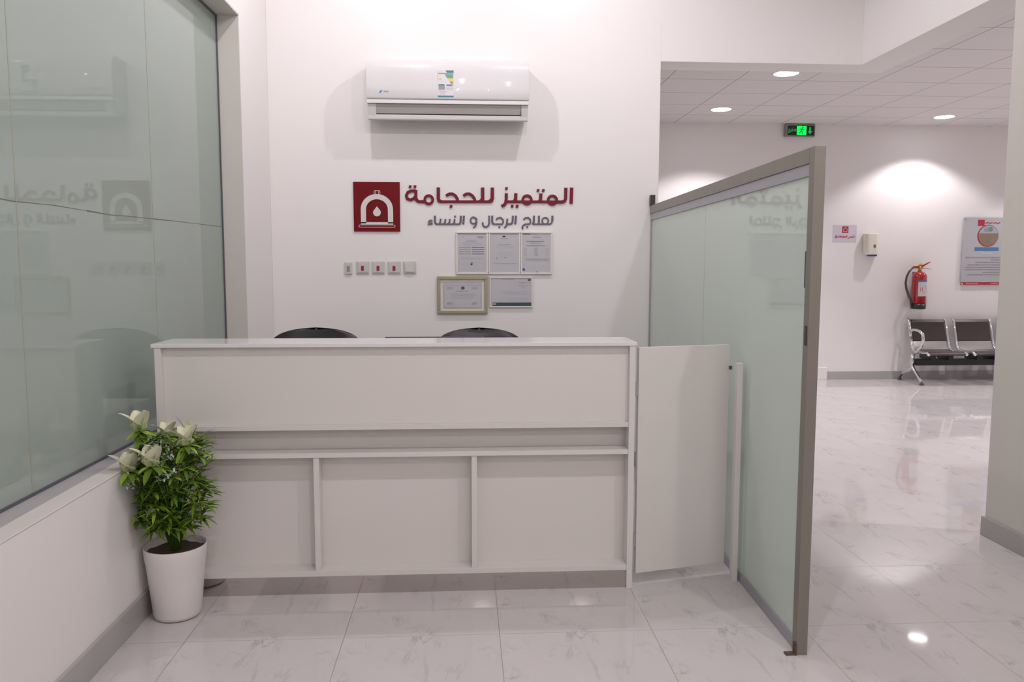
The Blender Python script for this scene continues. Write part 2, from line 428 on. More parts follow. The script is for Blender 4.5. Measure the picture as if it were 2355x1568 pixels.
# skirting
struct('baseboard_left', MB().box(WL, WL + 0.014, FY, BY, 0, 0.108), 'baseboard', bevel=0.002)
struct('baseboard_back', MB().box(WL + 0.014, OPX, BY - 0.014, BY, 0, 0.108), 'baseboard', bevel=0.002)
struct('baseboard_right', MB().box(WR - 0.014, WR, FY, COLY + 0.014, 0, 0.102).box(WR, WR + 0.25, COLY, COLY + 0.014, 0, 0.102), 'baseboard', bevel=0.002)
struct('baseboard_far', MB().box(4.575, HX1, FAR - 0.014, FAR, 0, 0.1).box(0.8, 4.42, FAR - 0.014, FAR, 0, 0.1), 'baseboard', bevel=0.002)
tag(MB().box(4.42, 4.572, FAR - 0.03, FAR, 0, 0.155).build('skirting_block', 'wall', bevel=0.004),
    'small white block on the hall floor at the left end of the grey skirting', 'block')

# window: frosted film glass set back in the left wall
GX = -1.440
win = MB()
joints = [4.862, 3.835, 2.722, 1.61, 0.50, WIN0]
win.box(GX - 0.012, GX + 0.006, WIN0, JAMB - 0.008, SILL, SILL + 0.010)
win.box(GX - 0.012, GX + 0.006, WIN0, JAMB - 0.008, HEAD - 0.020, HEAD - 0.008)
win.box(GX - 0.012, GX + 0.007, JAMB - 0.020, JAMB - 0.008, SILL, HEAD - 0.008)
w_ob = win.build('window_1', 'dark_gasket', origin=(GX, JAMB - 0.008, 0), kind='structure')
ORIGIN['window_1'] = (GX, JAMB - 0.008, 0)
w_ob.rotation_euler = (0, 0, -0.0125)
for a, b in zip(joints[1:], joints):
    MB().box(GX - 0.012, GX, a + 0.003, b - 0.003, SILL + 0.010, HEAD - 0.018).build('glass_pane', 'window_glass', w_ob)
jm = MB()
for j in joints[1:-1]: jm.box(GX - 0.010, GX + 0.0008, j - 0.003, j + 0.003, SILL + 0.010, HEAD - 0.018)
M['joint'] = mat('silicone_joint', (0.36, 0.37, 0.30), 0.4)
jm.build('silicone_joint', 'joint', w_ob)
ck = MB()
cpts = [(2.50, 1.640), (2.70, 1.634), (2.95, 1.640), (3.20, 1.637), (3.40, 1.634), (3.62, 1.640), (3.82, 1.643), (4.10, 1.648), (4.45, 1.652), (4.86, 1.656)]
for i, ((ya, za), (yb, zb)) in enumerate(zip(cpts, cpts[1:])):
    w = 0.0016 if i % 3 else 0.0030
    ck.prism([(ya, za - w), (yb, zb - w * .5), (yb, zb + w * .5), (ya, za + w)], 'x', GX, GX + 0.0006)
M['crack'] = mat('dark_scratch', (0.16, 0.14, 0.13), 0.5)
ck.build('scratch_line', 'crack', w_ob)
struct('trim_2', MB().box(-1.60, -1.385, WIN0, JAMB - 0.008, SILL - 0.006, SILL), 'sill_marble', bevel=0.001)
struct('trim_3', MB().box(-1.385, WL + 0.002, WIN0, JAMB - 0.008, SILL - 0.006, SILL + 0.001), 'plaster', bevel=0.003)

# ------------------------------------------------------------------ downlights with their lamps
def downlight(name, z, x, y, watts, label, group, lens_mat, r=0.108, cone=128, blend=0.5):
    t = thing(name, label, 'ceiling light', (x, y, z), group)
    MB().lathe([(r, z), (r + 0.014, z - 0.003), (r + 0.014, z - 0.0005), (r, z - 0.0005)], (x, y), 40).build('trim_ring', 'light_trim', t)
    MB().lathe([(0, z - 0.002), (r, z - 0.002), (r, z - 0.0006), (0, z - 0.0006)], (x, y), 40).build('light_lens', lens_mat, t)
    ld = bpy.data.lights.new('lamp', 'SPOT'); ld.energy = watts; ld.color = LIGHT_COL
    ld.spot_size = math.radians(cone); ld.spot_blend = blend; ld.shadow_soft_size = 0.035
    lo = bpy.data.objects.new('lamp', ld); COL.objects.link(lo); lo.parent = t
    lo.location = (0, 0, -0.045)
    return t
HL = ['round downlight nearest the reception doorway in the tiled hall ceiling',
      'round downlight in the tiled hall ceiling left of the green exit sign',
      'round downlight in the tiled hall ceiling above the poster and bench']
HX_ = ['hall downlight hidden behind the right wall, in the middle of the hall ceiling', 'hall downlight hidden behind the right wall, nearest the camera',
       'hall downlight hidden behind the right wall, beyond the poster', 'hall downlight hidden behind the right wall, furthest to the right']
for i, (x, y, w) in enumerate(HALL_LIGHTS):
    downlight('ceiling_downlight', HZ, x, y, w, HL[i] if i < 3 else HX_[i - 3], 'hall downlights', 'lamp_hall', cone=118, blend=0.35)
ROWS = ['row above the sign wall', 'row in front of the counter', 'row behind the camera', 'row at the back of the room']
for i, (x, y, w) in enumerate(RECEPTION_LIGHTS):
    downlight('ceiling_downlight', ZT, x, y, w, '%s reception ceiling downlight of the %s' % ('right' if i % 2 else 'left', ROWS[i // 2]), 'reception downlights', 'lamp', cone=172, blend=0.2)

# ------------------------------------------------------------------ reception counter
DY = 3.371
c = thing('reception_counter', 'long white reception counter with recessed front panels and polished plinth', 'reception desk', (-0.28, DY, 0))
XL, XR = -1.297, 0.737
MB().box(WL + 0.002, 0.742, DY, 3.622, 1.084, 1.100).build('counter_top', 'desk_top', c, bevel=0.0015)
for (a, b) in ((XL, XL + 0.026), (XR - 0.026, XR)):
    MB().box(a, b, DY + 0.004, 3.60, 0 if a > 0 else 0, 1.0838).build('side_panel', 'white_laminate', c, bevel=0.001)
a, b = XL + 0.0262, XR - 0.0262
MB().box(a, b, DY + 0.032, DY + 0.05, 0.748, 1.0838).build('upper_front_panel', 'white_laminate', c)
MB().box(a, b, DY + 0.008, DY + 0.05, 0.727, 0.7478).build('ledge_strip', 'laminate_edge', c, bevel=0.001)
MB().box(a, b, DY + 0.095, DY + 0.11, 0.628, 0.7268).build('recess_panel', 'white_laminate', c)
MB().box(a, b, DY + 0.008, DY + 0.11, 0.607, 0.6278).build('shelf', 'white_laminate', c, bevel=0.001)
MB().box(a, b, DY + 0.088, DY + 0.105, 0.107, 0.6068).build('lower_front_panel', 'white_laminate', c)
MB().box(a, b, DY + 0.006, DY + 0.105, 0.083, 0.1068).build('bottom_shelf', 'white_laminate', c, bevel=0.001)
for x in (-0.641, 0.037):
    MB().box(x - 0.012, x + 0.012, DY + 0.012, DY + 0.0878, 0.107, 0.6068).build('divider', 'white_laminate', c, bevel=0.001)
MB().box(a, b, DY + 0.016, DY + 0.03, 0, 0.0828).build('plinth', 'plinth', c, bevel=0.0005)
MB().box(a, b, 3.588, 3.60, 0.083, 1.0838).build('back_panel', 'white_laminate', c)
wd = thing('work_desk', 'low white work desk behind the reception counter carrying the monitor', 'desk', (-0.28, 3.62, 0))
MB().box(a, b, 3.626, 4.14, 0.72, 0.745).build('desktop', 'white_laminate', wd, bevel=0.001)
for x in (XL + 0.0262, XR - 0.0522):
    MB().box(x, x + 0.026, 3.63, 4.10, 0, 0.72).build('leg_panel', 'white_laminate', wd)

# gate between counter and partition
def slab2(mb, p0, p1, t, z0, z1, mi=0):
    a, b = Vector(p0), Vector(p1); d = (b - a).normalized(); n = Vector((-d.y, d.x)) * t
    return mb.prism([tuple(a), tuple(b), tuple(b + n), tuple(a + n)], 'z', z0, z1, mi)
g = thing('swing_gate', 'white panel swing gate between the reception counter and the glass partition', 'gate', (0.755, 3.40, 0.058))
slab2(MB(), (0.757, 3.400), (1.196, 3.508), 0.02, 0.058, 1.0737).build('gate_panel', 'white_laminate', g, bevel=0.001)
for hz in (0.18, 0.86): MB().box(0.739, 0.756, 3.405, 3.418, hz, hz + 0.06).build('hinge', 'aluminium', g)
MB().box(1.193, 1.2035, 3.492, 3.506, 0.962, 0.978).build('gate_stop', 'dark_gasket', g)
p = MB().box(1.204, 1.2285, 3.42, 3.455, 0, 0.998).build('gate_post', 'white_laminate', bevel=0.001)
tag(p, 'narrow white post standing against the frosted partition beside the gate', 'post')

# ------------------------------------------------------------------ frosted glass partition (turned a little from the room axis)
pa = thing('glass_partition', 'tall frosted glass partition in a steel frame at the right end of the counter', 'partition', (1.2135, 2.735, 0))
ORIGIN[pa.name] = (0, 0, 0)     # its parts are modelled in its own axes: x across, y along
MB().box(0, 0.040, 0, 0.045, 0, 1.8437).build('front_post', 'steel', pa, bevel=0.0015)
MB().box(0.006, 0.034, 0.045, 0.060, 0.045, 1.789).build('inner_post', 'aluminium', pa, bevel=0.001)
MB().box(0, 0.040, 0.045, 2.782, 1.789, 1.8437).build('top_rail', 'steel', pa, bevel=0.0015)
MB().box(0.006, 0.034, 0.045, 2.775, 1.746, 1.789).build('top_channel', 'aluminium', pa, bevel=0.001)
MB().box(0.006, 0.034, 0.045, 2.775, 0, 0.045).build('bottom_channel', 'aluminium', pa, bevel=0.001)
MB().box(0.006, 0.034, 2.768, 2.782, 0.0, 1.789).build('wall_channel', 'aluminium', pa)
for a, b in ((0.060, 1.412), (1.416, 2.768)):
    MB().box(0.014, 0.024, a, b, 0.045, 1.746).build('glass_pane', 'partition_glass', pa)
MB().box(0.0142, 0.0238, 1.412, 1.416, 0.045, 1.746).build('silicone_joint', 'joint', pa)
MB().box(-0.002, 0.0, 0.012, 0.030, 1.145, 1.215).box(0.002, 0.004, 0.046, 0.058, 1.35, 1.48).build('lock_plate', 'black', pa)
MB().box(-0.040, 0.002, -0.002, 0.022, 0, 0.006).box(-0.006, 0.001, -0.003, 0.022, 0, 0.045).build('foot_bracket', 'rust', pa, bevel=0.001)
MB().box(-0.006, 0.026, 2.73, 2.775, 1.844, 1.915).build('wall_bracket', 'black', pa, bevel=0.002)
pa.rotation_euler = (0, 0, -0.0262)

# ------------------------------------------------------------------ air conditioner
ac = thing('air_conditioner', 'white split air conditioner with an energy label mounted high on the back wall', 'air conditioner', (-0.105, BY, 2.37))
x0, x1 = -0.632, 0.425
body = [(BY - 0.001, 2.436), (BY - 0.001, 2.772), (5.40, 2.772), (5.355, 2.762), (5.325, 2.738), (5.318, 2.50), (5.322, 2.476), (5.340, 2.416), (5.336, 2.408), (5.338, 2.380), (5.350, 2.374)]
MB().prism(body, 'x', x0 + 0.006, x1 - 0.006).build('body', 'ac_matt', ac, bevel=0.006)
fp = [(5.330, 2.506), (5.330, 2.735), (5.362, 2.757), (5.402, 2.766), (5.402, 2.775), (5.380, 2.7735), (5.360, 2.769), (5.343, 2.761), (5.329, 2.749), (5.319, 2.734), (5.3125, 2.717), (5.3085, 2.697), (5.306, 2.672), (5.3045, 2.64), (5.3033, 2.58), (5.303, 2.515), (5.307, 2.506)]
fpo = MB().prism(fp, 'x', x0, x1).build('front_panel', 'ac_white', ac, bevel=0.0025)
for p_ in fpo.data.polygons: p_.use_smooth = abs(p_.normal.x) < 0.5
MB().prism([(5.304, 2.476), (5.306, 2.5), (5.33, 2.5), (5.33, 2.476)], 'x', x0 + 0.002, x1 - 0.002).build('lower_strip', 'ac_white', ac, bevel=0.003)
lv = MB(); lv.prism([(5.317, 2.474), (5.330, 2.474), (5.345, 2.418), (5.335, 2.416)], 'x', -0.573, 0.371)
lv.build('louver', 'ac_louver', ac, bevel=0.001)
MB().prism([(5.334, 2.416), (5.348, 2.416), (5.350, 2.411), (5.337, 2.410)], 'x', -0.573, 0.371).box(0.371, 0.374, 5.325, 5.345, 2.412, 2.474).build('outlet_gap', 'black', ac)
for s in ((x0 + 0.006, -0.573), (0.374, x1 - 0.006)):
    MB().prism([(5.316, 2.475), (5.34, 2.475), (5.352, 2.380), (5.337, 2.380), (5.334, 2.405)], 'x', s[0], s[1]).build('end_cheek', 'ac_matt', ac, bevel=0.002)
# energy label, in its own small units
sub(fpo, ac)
lx0, lx1, lz0, lz1 = -0.170, -0.068, 2.519, 2.688
lab = MB().box(lx0, lx1, 5.3018, 5.3034, lz0, lz1).build('energy_label', 'lab_white', fpo)
def LX(u): return lx0 + (u - 330) / 630.0 * (lx1 - lx0)
def LZ(v): return lz1 - (v - 250) / 1100.0 * (lz1 - lz0)
pr = MB()
def lq(pts, mi): pr.prism([(LX(u), LZ(v)) for u, v in pts], 'y', 5.3012, 5.3019, mi)
lq([(640, 250), (965, 250), (955, 350), (690, 350)], 0)
lq([(360, 360), (955, 360), (950, 395), (350, 395)], 4)
lq([(610, 410), (940, 410), (940, 465), (640, 465)], 1); lq([(640, 470), (940, 470), (940, 525), (670, 525)], 1)
lq([(680, 530), (940, 530), (940, 572), (710, 572)], 1)
lq([(715, 580), (940, 580), (940, 640), (755, 640)], 2); lq([(760, 645), (940, 645), (940, 695), (790, 695)], 2)
lq([(800, 705), (940, 705), (940, 745), (820, 745)], 3); lq([(830, 750), (940, 750), (940, 790), (850, 790)], 3)
lq([(340, 605), (400, 575), (480, 575), (480, 640), (400, 640)], 2)
lq([(340, 885), (370, 825), (610, 825), (590, 885)], 0); lq([(650, 885), (690, 830), (940, 830), (900, 885)], 0)
lq([(360, 900), (610, 900), (610, 1050), (360, 1050)], 4)
for k in range(4): lq([(360 + 20 * k, 1100 + 40 * k), (700 - 30 * k, 1100 + 40 * k), (700 - 30 * k, 1108 + 40 * k), (360 + 20 * k, 1108 + 40 * k)], 4)
for k in range(3): lq([(680, 930 + 60 * k), (930, 930 + 60 * k), (930, 938 + 60 * k), (680, 938 + 60 * k)], 4)
lq([(330, 1290), (965, 1290), (950, 1348), (330, 1348)], 0)
pr.build('label_print', ['teal', 'lab_green', 'lab_yellow', 'lab_red', 'lab_grey'], fpo)
bd = MB()
bd.prism([(-0.552, 2.540), (-0.540, 2.557), (-0.527, 2.557), (-0.539, 2.540)], 'y', 5.3015, 5.3035, 0)
bd.prism([(-0.546, 2.545), (-0.540, 2.553), (-0.533, 2.553), (-0.539, 2.545)], 'y', 5.3010, 5.3030, 1)
for k in range(5): bd.box(-0.520 + k * 0.0065, -0.515 + k * 0.0065, 5.3020, 5.3035, 2.5505, 2.5545, 2)
for k in range(6): bd.box(-0.520 + k * 0.0055, -0.516 + k * 0.0055, 5.3020, 5.3035, 2.5450, 2.5480, 2)
bd.build('badge', ['badge_blue', 'ink_blue', 'lab_grey'], fpo)

# ------------------------------------------------------------------ wall sign
LETTERS = {
 'red_word_right': ([(0.0209,[(0.2864,1.9237),(0.2858,1.878),(0.2808,1.8569),(0.2712,1.8428),(0.2534,1.8356)]),(0.018,[(0.2872,1.8668),(0.6736,1.8677)]),(0.0216,[(0.352,1.9241),(0.35,1.8679)]),(0.0144,[(0.33,1.8685),(0.3407,1.8749),(0.346,1.8872)]),(0.0187,[(0.4585,1.8802),(0.4571,1.8715),(0.453,1.8636),(0.4465,1.8573),(0.4383,1.8532),(0.4293,1.8518),(0.4202,1.8531),(0.412,1.8571),(0.4055,1.8633),(0.4014,1.8711),(0.3999,1.8798),(0.4013,1.8885),(0.4054,1.8964),(0.4119,1.9026),(0.4201,1.9067),(0.4291,1.9081),(0.4382,1.9068),(0.4463,1.9029),(0.4528,1.8967),(0.457,1.8889),(0.4585,1.8802)]),(0.0223,[(0.5238,1.9235),(0.5222,1.8689)]),(0.0144,[(0.5051,1.8695),(0.515,1.8759),(0.5186,1.8883)]),(0.0187,[(0.634,1.8795),(0.6327,1.8708),(0.6285,1.8629),(0.6221,1.8566),(0.6139,1.8525),(0.6048,1.8511),(0.5957,1.8524),(0.5875,1.8564),(0.5809,1.8626),(0.5767,1.8704),(0.5752,1.8791),(0.5766,1.8879),(0.5807,1.8957),(0.5872,1.902),(0.5954,1.9061),(0.6044,1.9075),(0.6135,1.9062),(0.6218,1.9022),(0.6283,1.896),(0.6325,1.8882),(0.634,1.8795)]),(0.0216,[(0.6973,1.9634),(0.6957,1.8876),(0.6887,1.8735),(0.6736,1.867),(0.6341,1.8668)]),(0.0223,[(0.7375,1.9648),(0.7341,1.8561)])],
   [(0.2871,1.9563),(0.3265,1.8361),(0.3604,1.8363),(0.5047,1.9445),(0.5412,1.9448)]),
 'red_word_left': ([(0.0187,[(-0.3318,1.937),(-0.3634,1.9354),(-0.3863,1.9255),(-0.3967,1.9034),(-0.3913,1.8836),(-0.3675,1.8747),(-0.3464,1.8839),(-0.335,1.8986)]),(0.0201,[(-0.3317,1.9412),(-0.3322,1.8899),(-0.3261,1.8725),(-0.3114,1.8632),(-0.2727,1.8634)]),(0.018,[(-0.2169,1.8767),(-0.2184,1.868),(-0.2223,1.8602),(-0.2285,1.854),(-0.2361,1.8499),(-0.2447,1.8485),(-0.2531,1.8498),(-0.2608,1.8538),(-0.2668,1.8599),(-0.2706,1.8677),(-0.2719,1.8763),(-0.2705,1.885),(-0.2665,1.8928),(-0.2604,1.899),(-0.2527,1.903),(-0.2442,1.9044),(-0.2357,1.9031),(-0.2281,1.8992),(-0.2221,1.8931),(-0.2182,1.8853),(-0.2169,1.8767)]),(0.0223,[(-0.1786,1.9597),(-0.1792,1.8839),(-0.174,1.8696),(-0.1599,1.8641)]),(0.018,[(-0.1634,1.8641),(-0.015,1.865)]),(0.0187,[(-0.1261,1.9042),(-0.1048,1.9169),(-0.0837,1.9177),(-0.0625,1.9056),(-0.0492,1.8847),(-0.0461,1.8655)]),(0.018,[(-0.0253,1.8649),(0.1769,1.8661)]),(0.0187,[(-0.0074,1.9049),(0.0121,1.9177),(0.0333,1.9185),(0.0535,1.9064),(0.0676,1.8865),(0.0721,1.8662)]),(0.0223,[(0.1238,1.9611),(0.1236,1.8665)]),(0.018,[(0.0987,1.8657),(0.1147,1.8752),(0.1208,1.8875)]),(0.0223,[(0.1905,1.9616),(0.1897,1.8845),(0.1847,1.8718),(0.1733,1.8668)]),(0.0144,[(0.1627,1.8681),(0.1787,1.8774),(0.184,1.8897)])],
   [(-0.3701,1.9639),(-0.3378,1.9641),(-0.093,1.8326)]),
 'grey_word_1': ([(0.0144,[(0.606,1.7733),(0.6048,1.7351)]),(0.0101,[(0.6048,1.7351),(0.5998,1.7226),(0.5884,1.7151),(0.4681,1.7146)]),(0.0101,[(0.5775,1.7378),(0.5764,1.731),(0.5734,1.7248),(0.5687,1.72),(0.5627,1.7168),(0.556,1.7157),(0.5494,1.7168),(0.5433,1.7199),(0.5385,1.7247),(0.5354,1.7308),(0.5344,1.7376),(0.5354,1.7444),(0.5384,1.7505),(0.5431,1.7554),(0.5491,1.7585),(0.5558,1.7596),(0.5624,1.7586),(0.5685,1.7555),(0.5733,1.7507),(0.5764,1.7446),(0.5775,1.7378)]),(0.0137,[(0.5127,1.7729),(0.5115,1.7148)]),(0.0137,[(0.4779,1.7727),(0.477,1.7274),(0.4681,1.7146)]),(0.0108,[(0.4046,1.7447),(0.4178,1.7568),(0.4374,1.7598),(0.4518,1.7467),(0.454,1.7273),(0.4466,1.7152),(0.4161,1.7137),(0.4,1.7023),(0.3968,1.6899),(0.4011,1.6793)])],
   [(0.4312,1.6946)]),
 'grey_word_2': ([(0.0137,[(0.3537,1.7721),(0.3481,1.7141)]),(0.013,[(0.3323,1.7719),(0.3302,1.732),(0.3248,1.7203),(0.3141,1.7139),(0.2909,1.7138)]),(0.0122,[(0.2937,1.7513),(0.2909,1.7195),(0.2855,1.7018),(0.273,1.6876)]),(0.0108,[(0.2152,1.7431),(0.2284,1.7552),(0.2473,1.7588),(0.2623,1.7458),(0.2652,1.7264),(0.2587,1.7137),(0.2016,1.7134)]),(0.0137,[(0.1896,1.7712),(0.1888,1.7296),(0.1938,1.7183),(0.2052,1.7134)]),(0.0115,[(0.1682,1.7711),(0.1681,1.7189),(0.1624,1.703),(0.1482,1.6934),(0.1321,1.6969),(0.1233,1.7099),(0.124,1.7258)])],
   [(0.2391,1.6938)]),
 'grey_word_3': ([(0.0115,[(0.081,1.7376),(0.08,1.7308),(0.077,1.7247),(0.0724,1.7198),(0.0667,1.7167),(0.0603,1.7156),(0.0539,1.7167),(0.0482,1.7197),(0.0437,1.7245),(0.0407,1.7306),(0.0398,1.7374),(0.0408,1.7441),(0.0437,1.7502),(0.0483,1.7551),(0.0541,1.7582),(0.0604,1.7593),(0.0668,1.7583),(0.0725,1.7552),(0.0771,1.7504),(0.08,1.7443),(0.081,1.7376)]),(0.0115,[(0.0817,1.7538),(0.0817,1.7221),(0.0752,1.7026),(0.0591,1.686)])],
   []),
 'grey_word_4': ([(0.0137,[(-0.0045,1.7702),(-0.0097,1.7125)]),(0.0137,[(-0.0258,1.7701),(-0.0281,1.7251),(-0.0367,1.7124)]),(0.0101,[(-0.0352,1.7124),(-0.1963,1.7116)]),(0.0115,[(-0.068,1.7478),(-0.0706,1.7249),(-0.0831,1.7122)]),(0.0115,[(-0.1006,1.7476),(-0.1042,1.7247),(-0.1167,1.712)]),(0.0115,[(-0.1317,1.7475),(-0.1343,1.7246),(-0.1468,1.7119)]),(0.0115,[(-0.1642,1.7491),(-0.1672,1.7244),(-0.1751,1.7117)]),(0.0137,[(-0.203,1.7692),(-0.2033,1.7278),(-0.1991,1.7173),(-0.191,1.7117)]),(0.0094,[(-0.2202,1.7354),(-0.2368,1.7375),(-0.2474,1.7276),(-0.2351,1.7199),(-0.2203,1.7214)]),(0.0094,[(-0.2529,1.7093),(-0.2193,1.7151)])],
   [(-0.0658,1.7643)]),
}

lg = thing('logo_plaque', 'square wine red plaque with a cream cupping bell and drop emblem, left of the lettering', 'sign', (-0.597, BY, 1.66))
MB().box(-0.7537, -0.4403, BY - 0.012, BY, 1.660, 1.993).build('plaque', 'red', lg, bevel=0.001)
em = MB()
ex, ez0, ez1, rr, zc = -0.5961, 1.7143, 1.8095, 0.0908, 1.8095
arc = [(ex - 0.0912, ez0)] + [(ex - 0.0912 * math.cos(k * PI / 20), zc + 0.0848 * math.sin(k * PI / 20)) for k in range(21)] + [(ex + 0.0912, ez0)]
em.ribbon(arc, 0.0350, BY - 0.015, BY - 0.0115)
em.box(ex - 0.1085, ex + 0.1085, BY - 0.015, BY - 0.0115, 1.7065, 1.7225)
drop = [(ex, 1.8292)] + [(ex + 0.0262 * math.cos(t), 1.7880 + 0.0262 * math.sin(t)) for t in [math.radians(d) for d in range(28, -209, -12)]]
em.prism(drop, 'y', BY - 0.015, BY - 0.0115)
pill = [(-0.7150, 1.7030), (-0.7200, 1.6965), (-0.7150, 1.6880), (-0.4800, 1.6880), (-0.4735, 1.6965), (-0.4800, 1.7030), (-0.7150, 1.7030)]
em.ribbon(pill, 0.0032, BY - 0.015, BY - 0.0115)
knob = [(-0.6130, 1.9080), (-0.6130, 1.9290), (-0.6080, 1.9350), (-0.5780, 1.9350), (-0.5740, 1.9290), (-0.5740, 1.9080)]
em.ribbon(knob, 0.0032, BY - 0.015, BY - 0.0115)
em.ribbon([(-0.6030, 1.9080), (-0.6030, 1.9310)], 0.0030, BY - 0.015, BY - 0.0115); em.ribbon([(-0.5840, 1.9080), (-0.5840, 1.9310)], 0.0030, BY - 0.015, BY - 0.0115)
em.build('emblem', 'emblem', lg)

def dot_shape(mb, c, w, y0, y1):
    h = w / 2
    mb.prism([(c[0] - h * 1.1, c[1] - h * .9), (c[0] + h * .75, c[1] - h), (c[0] + h * 1.15, c[1] + h * .9), (c[0] - h * .75, c[1] + h)], 'y', y0, y1)
def lettering(name, label, keys, matname, dotw, th):
    t = thing(name, label, 'lettering', (0.2, BY, 1.62 if 'grey' in label else 1.86))
    for k in keys:
        st, dots = LETTERS[k]; mb = MB()
        for i, (w, pts) in enumerate(st):
            e = 0.00012 * i        # each stroke a hair deeper than the last so faces never coincide
            mb.ribbon(pts, w, BY - th - e, BY)
        for d in dots: dot_shape(mb, d, dotw, BY - th, BY)
        mb.build('word', matname, t)
    return t
lettering('sign_lettering', 'wine red Arabic lettering in large script on the back wall, right of the plaque', ['red_word_right', 'red_word_left'], 'letter_red', 0.0185, 0.010)
lettering('sign_lettering', 'smaller dark grey Arabic lettering below the red line on the back wall', ['grey_word_1', 'grey_word_2', 'grey_word_3', 'grey_word_4'], 'letter_grey', 0.0130, 0.006)

# ------------------------------------------------------------------ framed documents
def frame(label, X0, X1, Z0, Z1, fw, matname, prints, group='framed certificates on the back wall', depth=0.018, mount=False):
    t = thing('picture_frame', label, 'picture frame', ((X0 + X1) / 2, BY, Z0), group)
    y1 = BY; y0 = BY - depth
    f = MB(); f.box(X0, X1, y0, y1, Z0, Z0 + fw); f.box(X0, X1, y0, y1, Z1 - fw, Z1)
    f.box(X0, X0 + fw, y0 + 0.0003, y1, Z0 + fw, Z1 - fw); f.box(X1 - fw, X1, y0 + 0.0003, y1, Z0 + fw, Z1 - fw)
    f.build('frame', matname, t, bevel=0.003, seg=2)
    a0, a1, b0, b1 = X0 + fw, X1 - fw, Z0 + fw, Z1 - fw
    if mount:
        q = MB(); q.box(a0, a1, BY - 0.010, BY - 0.004, b0, b1); q.build('mount', 'frame_white', t)
        a0 += 0.018; a1 -= 0.018; b0 += 0.014; b1 -= 0.014
    MB().box(a0, a1, BY - 0.012, BY - 0.002, b0, b1).build('document', 'paper', t)
    pm = MB()
    def P(u, v): return (a0 + (a1 - a0) * u, b1 - (b1 - b0) * v)
    for kind, u0, v0, u1, v1, mi in prints:
        (xa, za), (xb, zb) = P(u0, v0), P(u1, v1)
        if kind == 'r': pm.box(xa, xb, BY - 0.0128, BY - 0.0119, zb, za, mi)
        elif kind == 'd': pm.disc(((xa + xb) / 2, (za + zb) / 2), (xb - xa) / 2, (za - zb) / 2, BY - 0.0128, BY - 0.0119, mi, 18)
        elif kind == 't':     # a line of small script, broken into words
            x = xa
            while x < xb - 0.002:
                w = random.uniform(0.003, 0.010); pm.box(x, min(x + w, xb), BY - 0.0126, BY - 0.0119, zb, za, mi); x += w + 0.0016
    pm.build('print', ['ink', 'ink_dark', 'ink_pale', 'ink_green', 'ink_blue', 'ink_teal'], t)
    return t
def lines(u0, u1, v0, v1, n, mi, h=0.010, jag=0.0):
    return [('t', u0 + random.uniform(0, jag), v0 + (v1 - v0) * k / max(1, n - 1), u1 - random.uniform(0, jag), v0 + (v1 - v0) * k / max(1, n - 1) + h, mi) for k in range(n)]
P1 = [('r', 0, 0, 1, 0.02, 0), ('t', .17, .085, .23, .10, 0), ('t', .66, .07, .92, .085, 0), ('t', .72, .09, .90, .12, 0)]
P1 += lines(.30, .66, .165, .195, 2, 0, .010) + lines(.1, .9, .24, .30, 3, 2, .008, .05)
for k in range(4):
    P1 += [('r', .05, .345 + .056 * k, .46, .362 + .056 * k, 3), ('r', .50, .345 + .056 * k, .93, .362 + .056 * k, 4)]
P1 += lines(.08, .92, .60, .66, 3, 2, .008, .1) + [('d', .45, .72, .53, .80, 3), ('d', .44, .77, .52, .82, 0)] + lines(.05, .95, .73, .78, 2, 2, .006) + lines(.05, .95, .85, .93, 3, 2, .006, .1)
P2 = [('r', 0, 0, 1, .03, 2), ('d', .42, .05, .55, .10, 0), ('d', .45, .06, .52, .09, 1), ('t', .38, .12, .62, .14, 0)] + lines(.28, .72, .28, .29, 1, 0, .012) + lines(.2, .85, .32, .36, 2, 2, .010, .05)
P2 += [('r', .2, .60, .26, .67, 2), ('r', .48, .60, .60, .63, 2), ('t', .12, .765, .92, .775, 0)] + lines(.2, .8, .48, .54, 2, 2, .007, .1)
P3 = [('r', .0, .0, .28, .022, 1), ('d', .44, .015, .52, .05, 2), ('t', .36, .085, .64, .105, 0), ('t', .16, .19, .78, .205, 1), ('t', .26, .235, .68, .25, 0), ('t', .16, .30, .82, .315, 4)]
P3 += lines(.40, .58, .36, .56, 9, 0, .010, .05) + lines(.02, .20, .38, .56, 6, 2, .010, .05) + lines(.78, .98, .38, .56, 6, 2, .010, .05) + lines(.14, .94, .64, .69, 3, 0, .010, .03)
P3 += [('d', .0, .88, .10, .96, 4), ('d', .48, .96, .54, .995, 0)]
P4 = [('t', .30, .02, .58, .05, 2), ('d', .91, .02, .99, .10, 1)] + lines(.65, .98, .14, .34, 5, 0, .014, .15) + lines(.25, .98, .46, .56, 3, 2, .010, .1) + lines(.42, .92, .72, .78, 2, 2, .012, .1)
P4 += [('r', .13, .87, 1.0, .995, 5), ('r', .04, .95, .14, .995, 5), ('d', .03, .84, .14, .93, 0)]
P5 = [('r', .02, .15, .98, .158, 0), ('r', .02, .96, .98, .968, 0), ('r', .02, .15, .026, .968, 0), ('r', .974, .15, .98, .968, 0), ('d', .46, .18, .56, .30, 1), ('t', .34, .34, .64, .37, 0)]
P5 += lines(.10, .26, .22, .26, 2, 0, .02) + lines(.74, .90, .22, .26, 2, 0, .02) + lines(.12, .90, .45, .60, 4, 2, .018, .12) + lines(.10, .26, .76, .84, 3, 0, .016, .02) + lines(.74, .88, .76, .84, 3, 0, .016, .02)
frame('white framed document with green and blue bars, left of the upper three', -0.0615, 0.1605, 1.3685, 1.6615, 0.013, 'frame_white', P1)
frame('white framed pale document, middle of the upper three', 0.1625, 0.3835, 1.3685, 1.6615, 0.012, 'frame_white', P2)
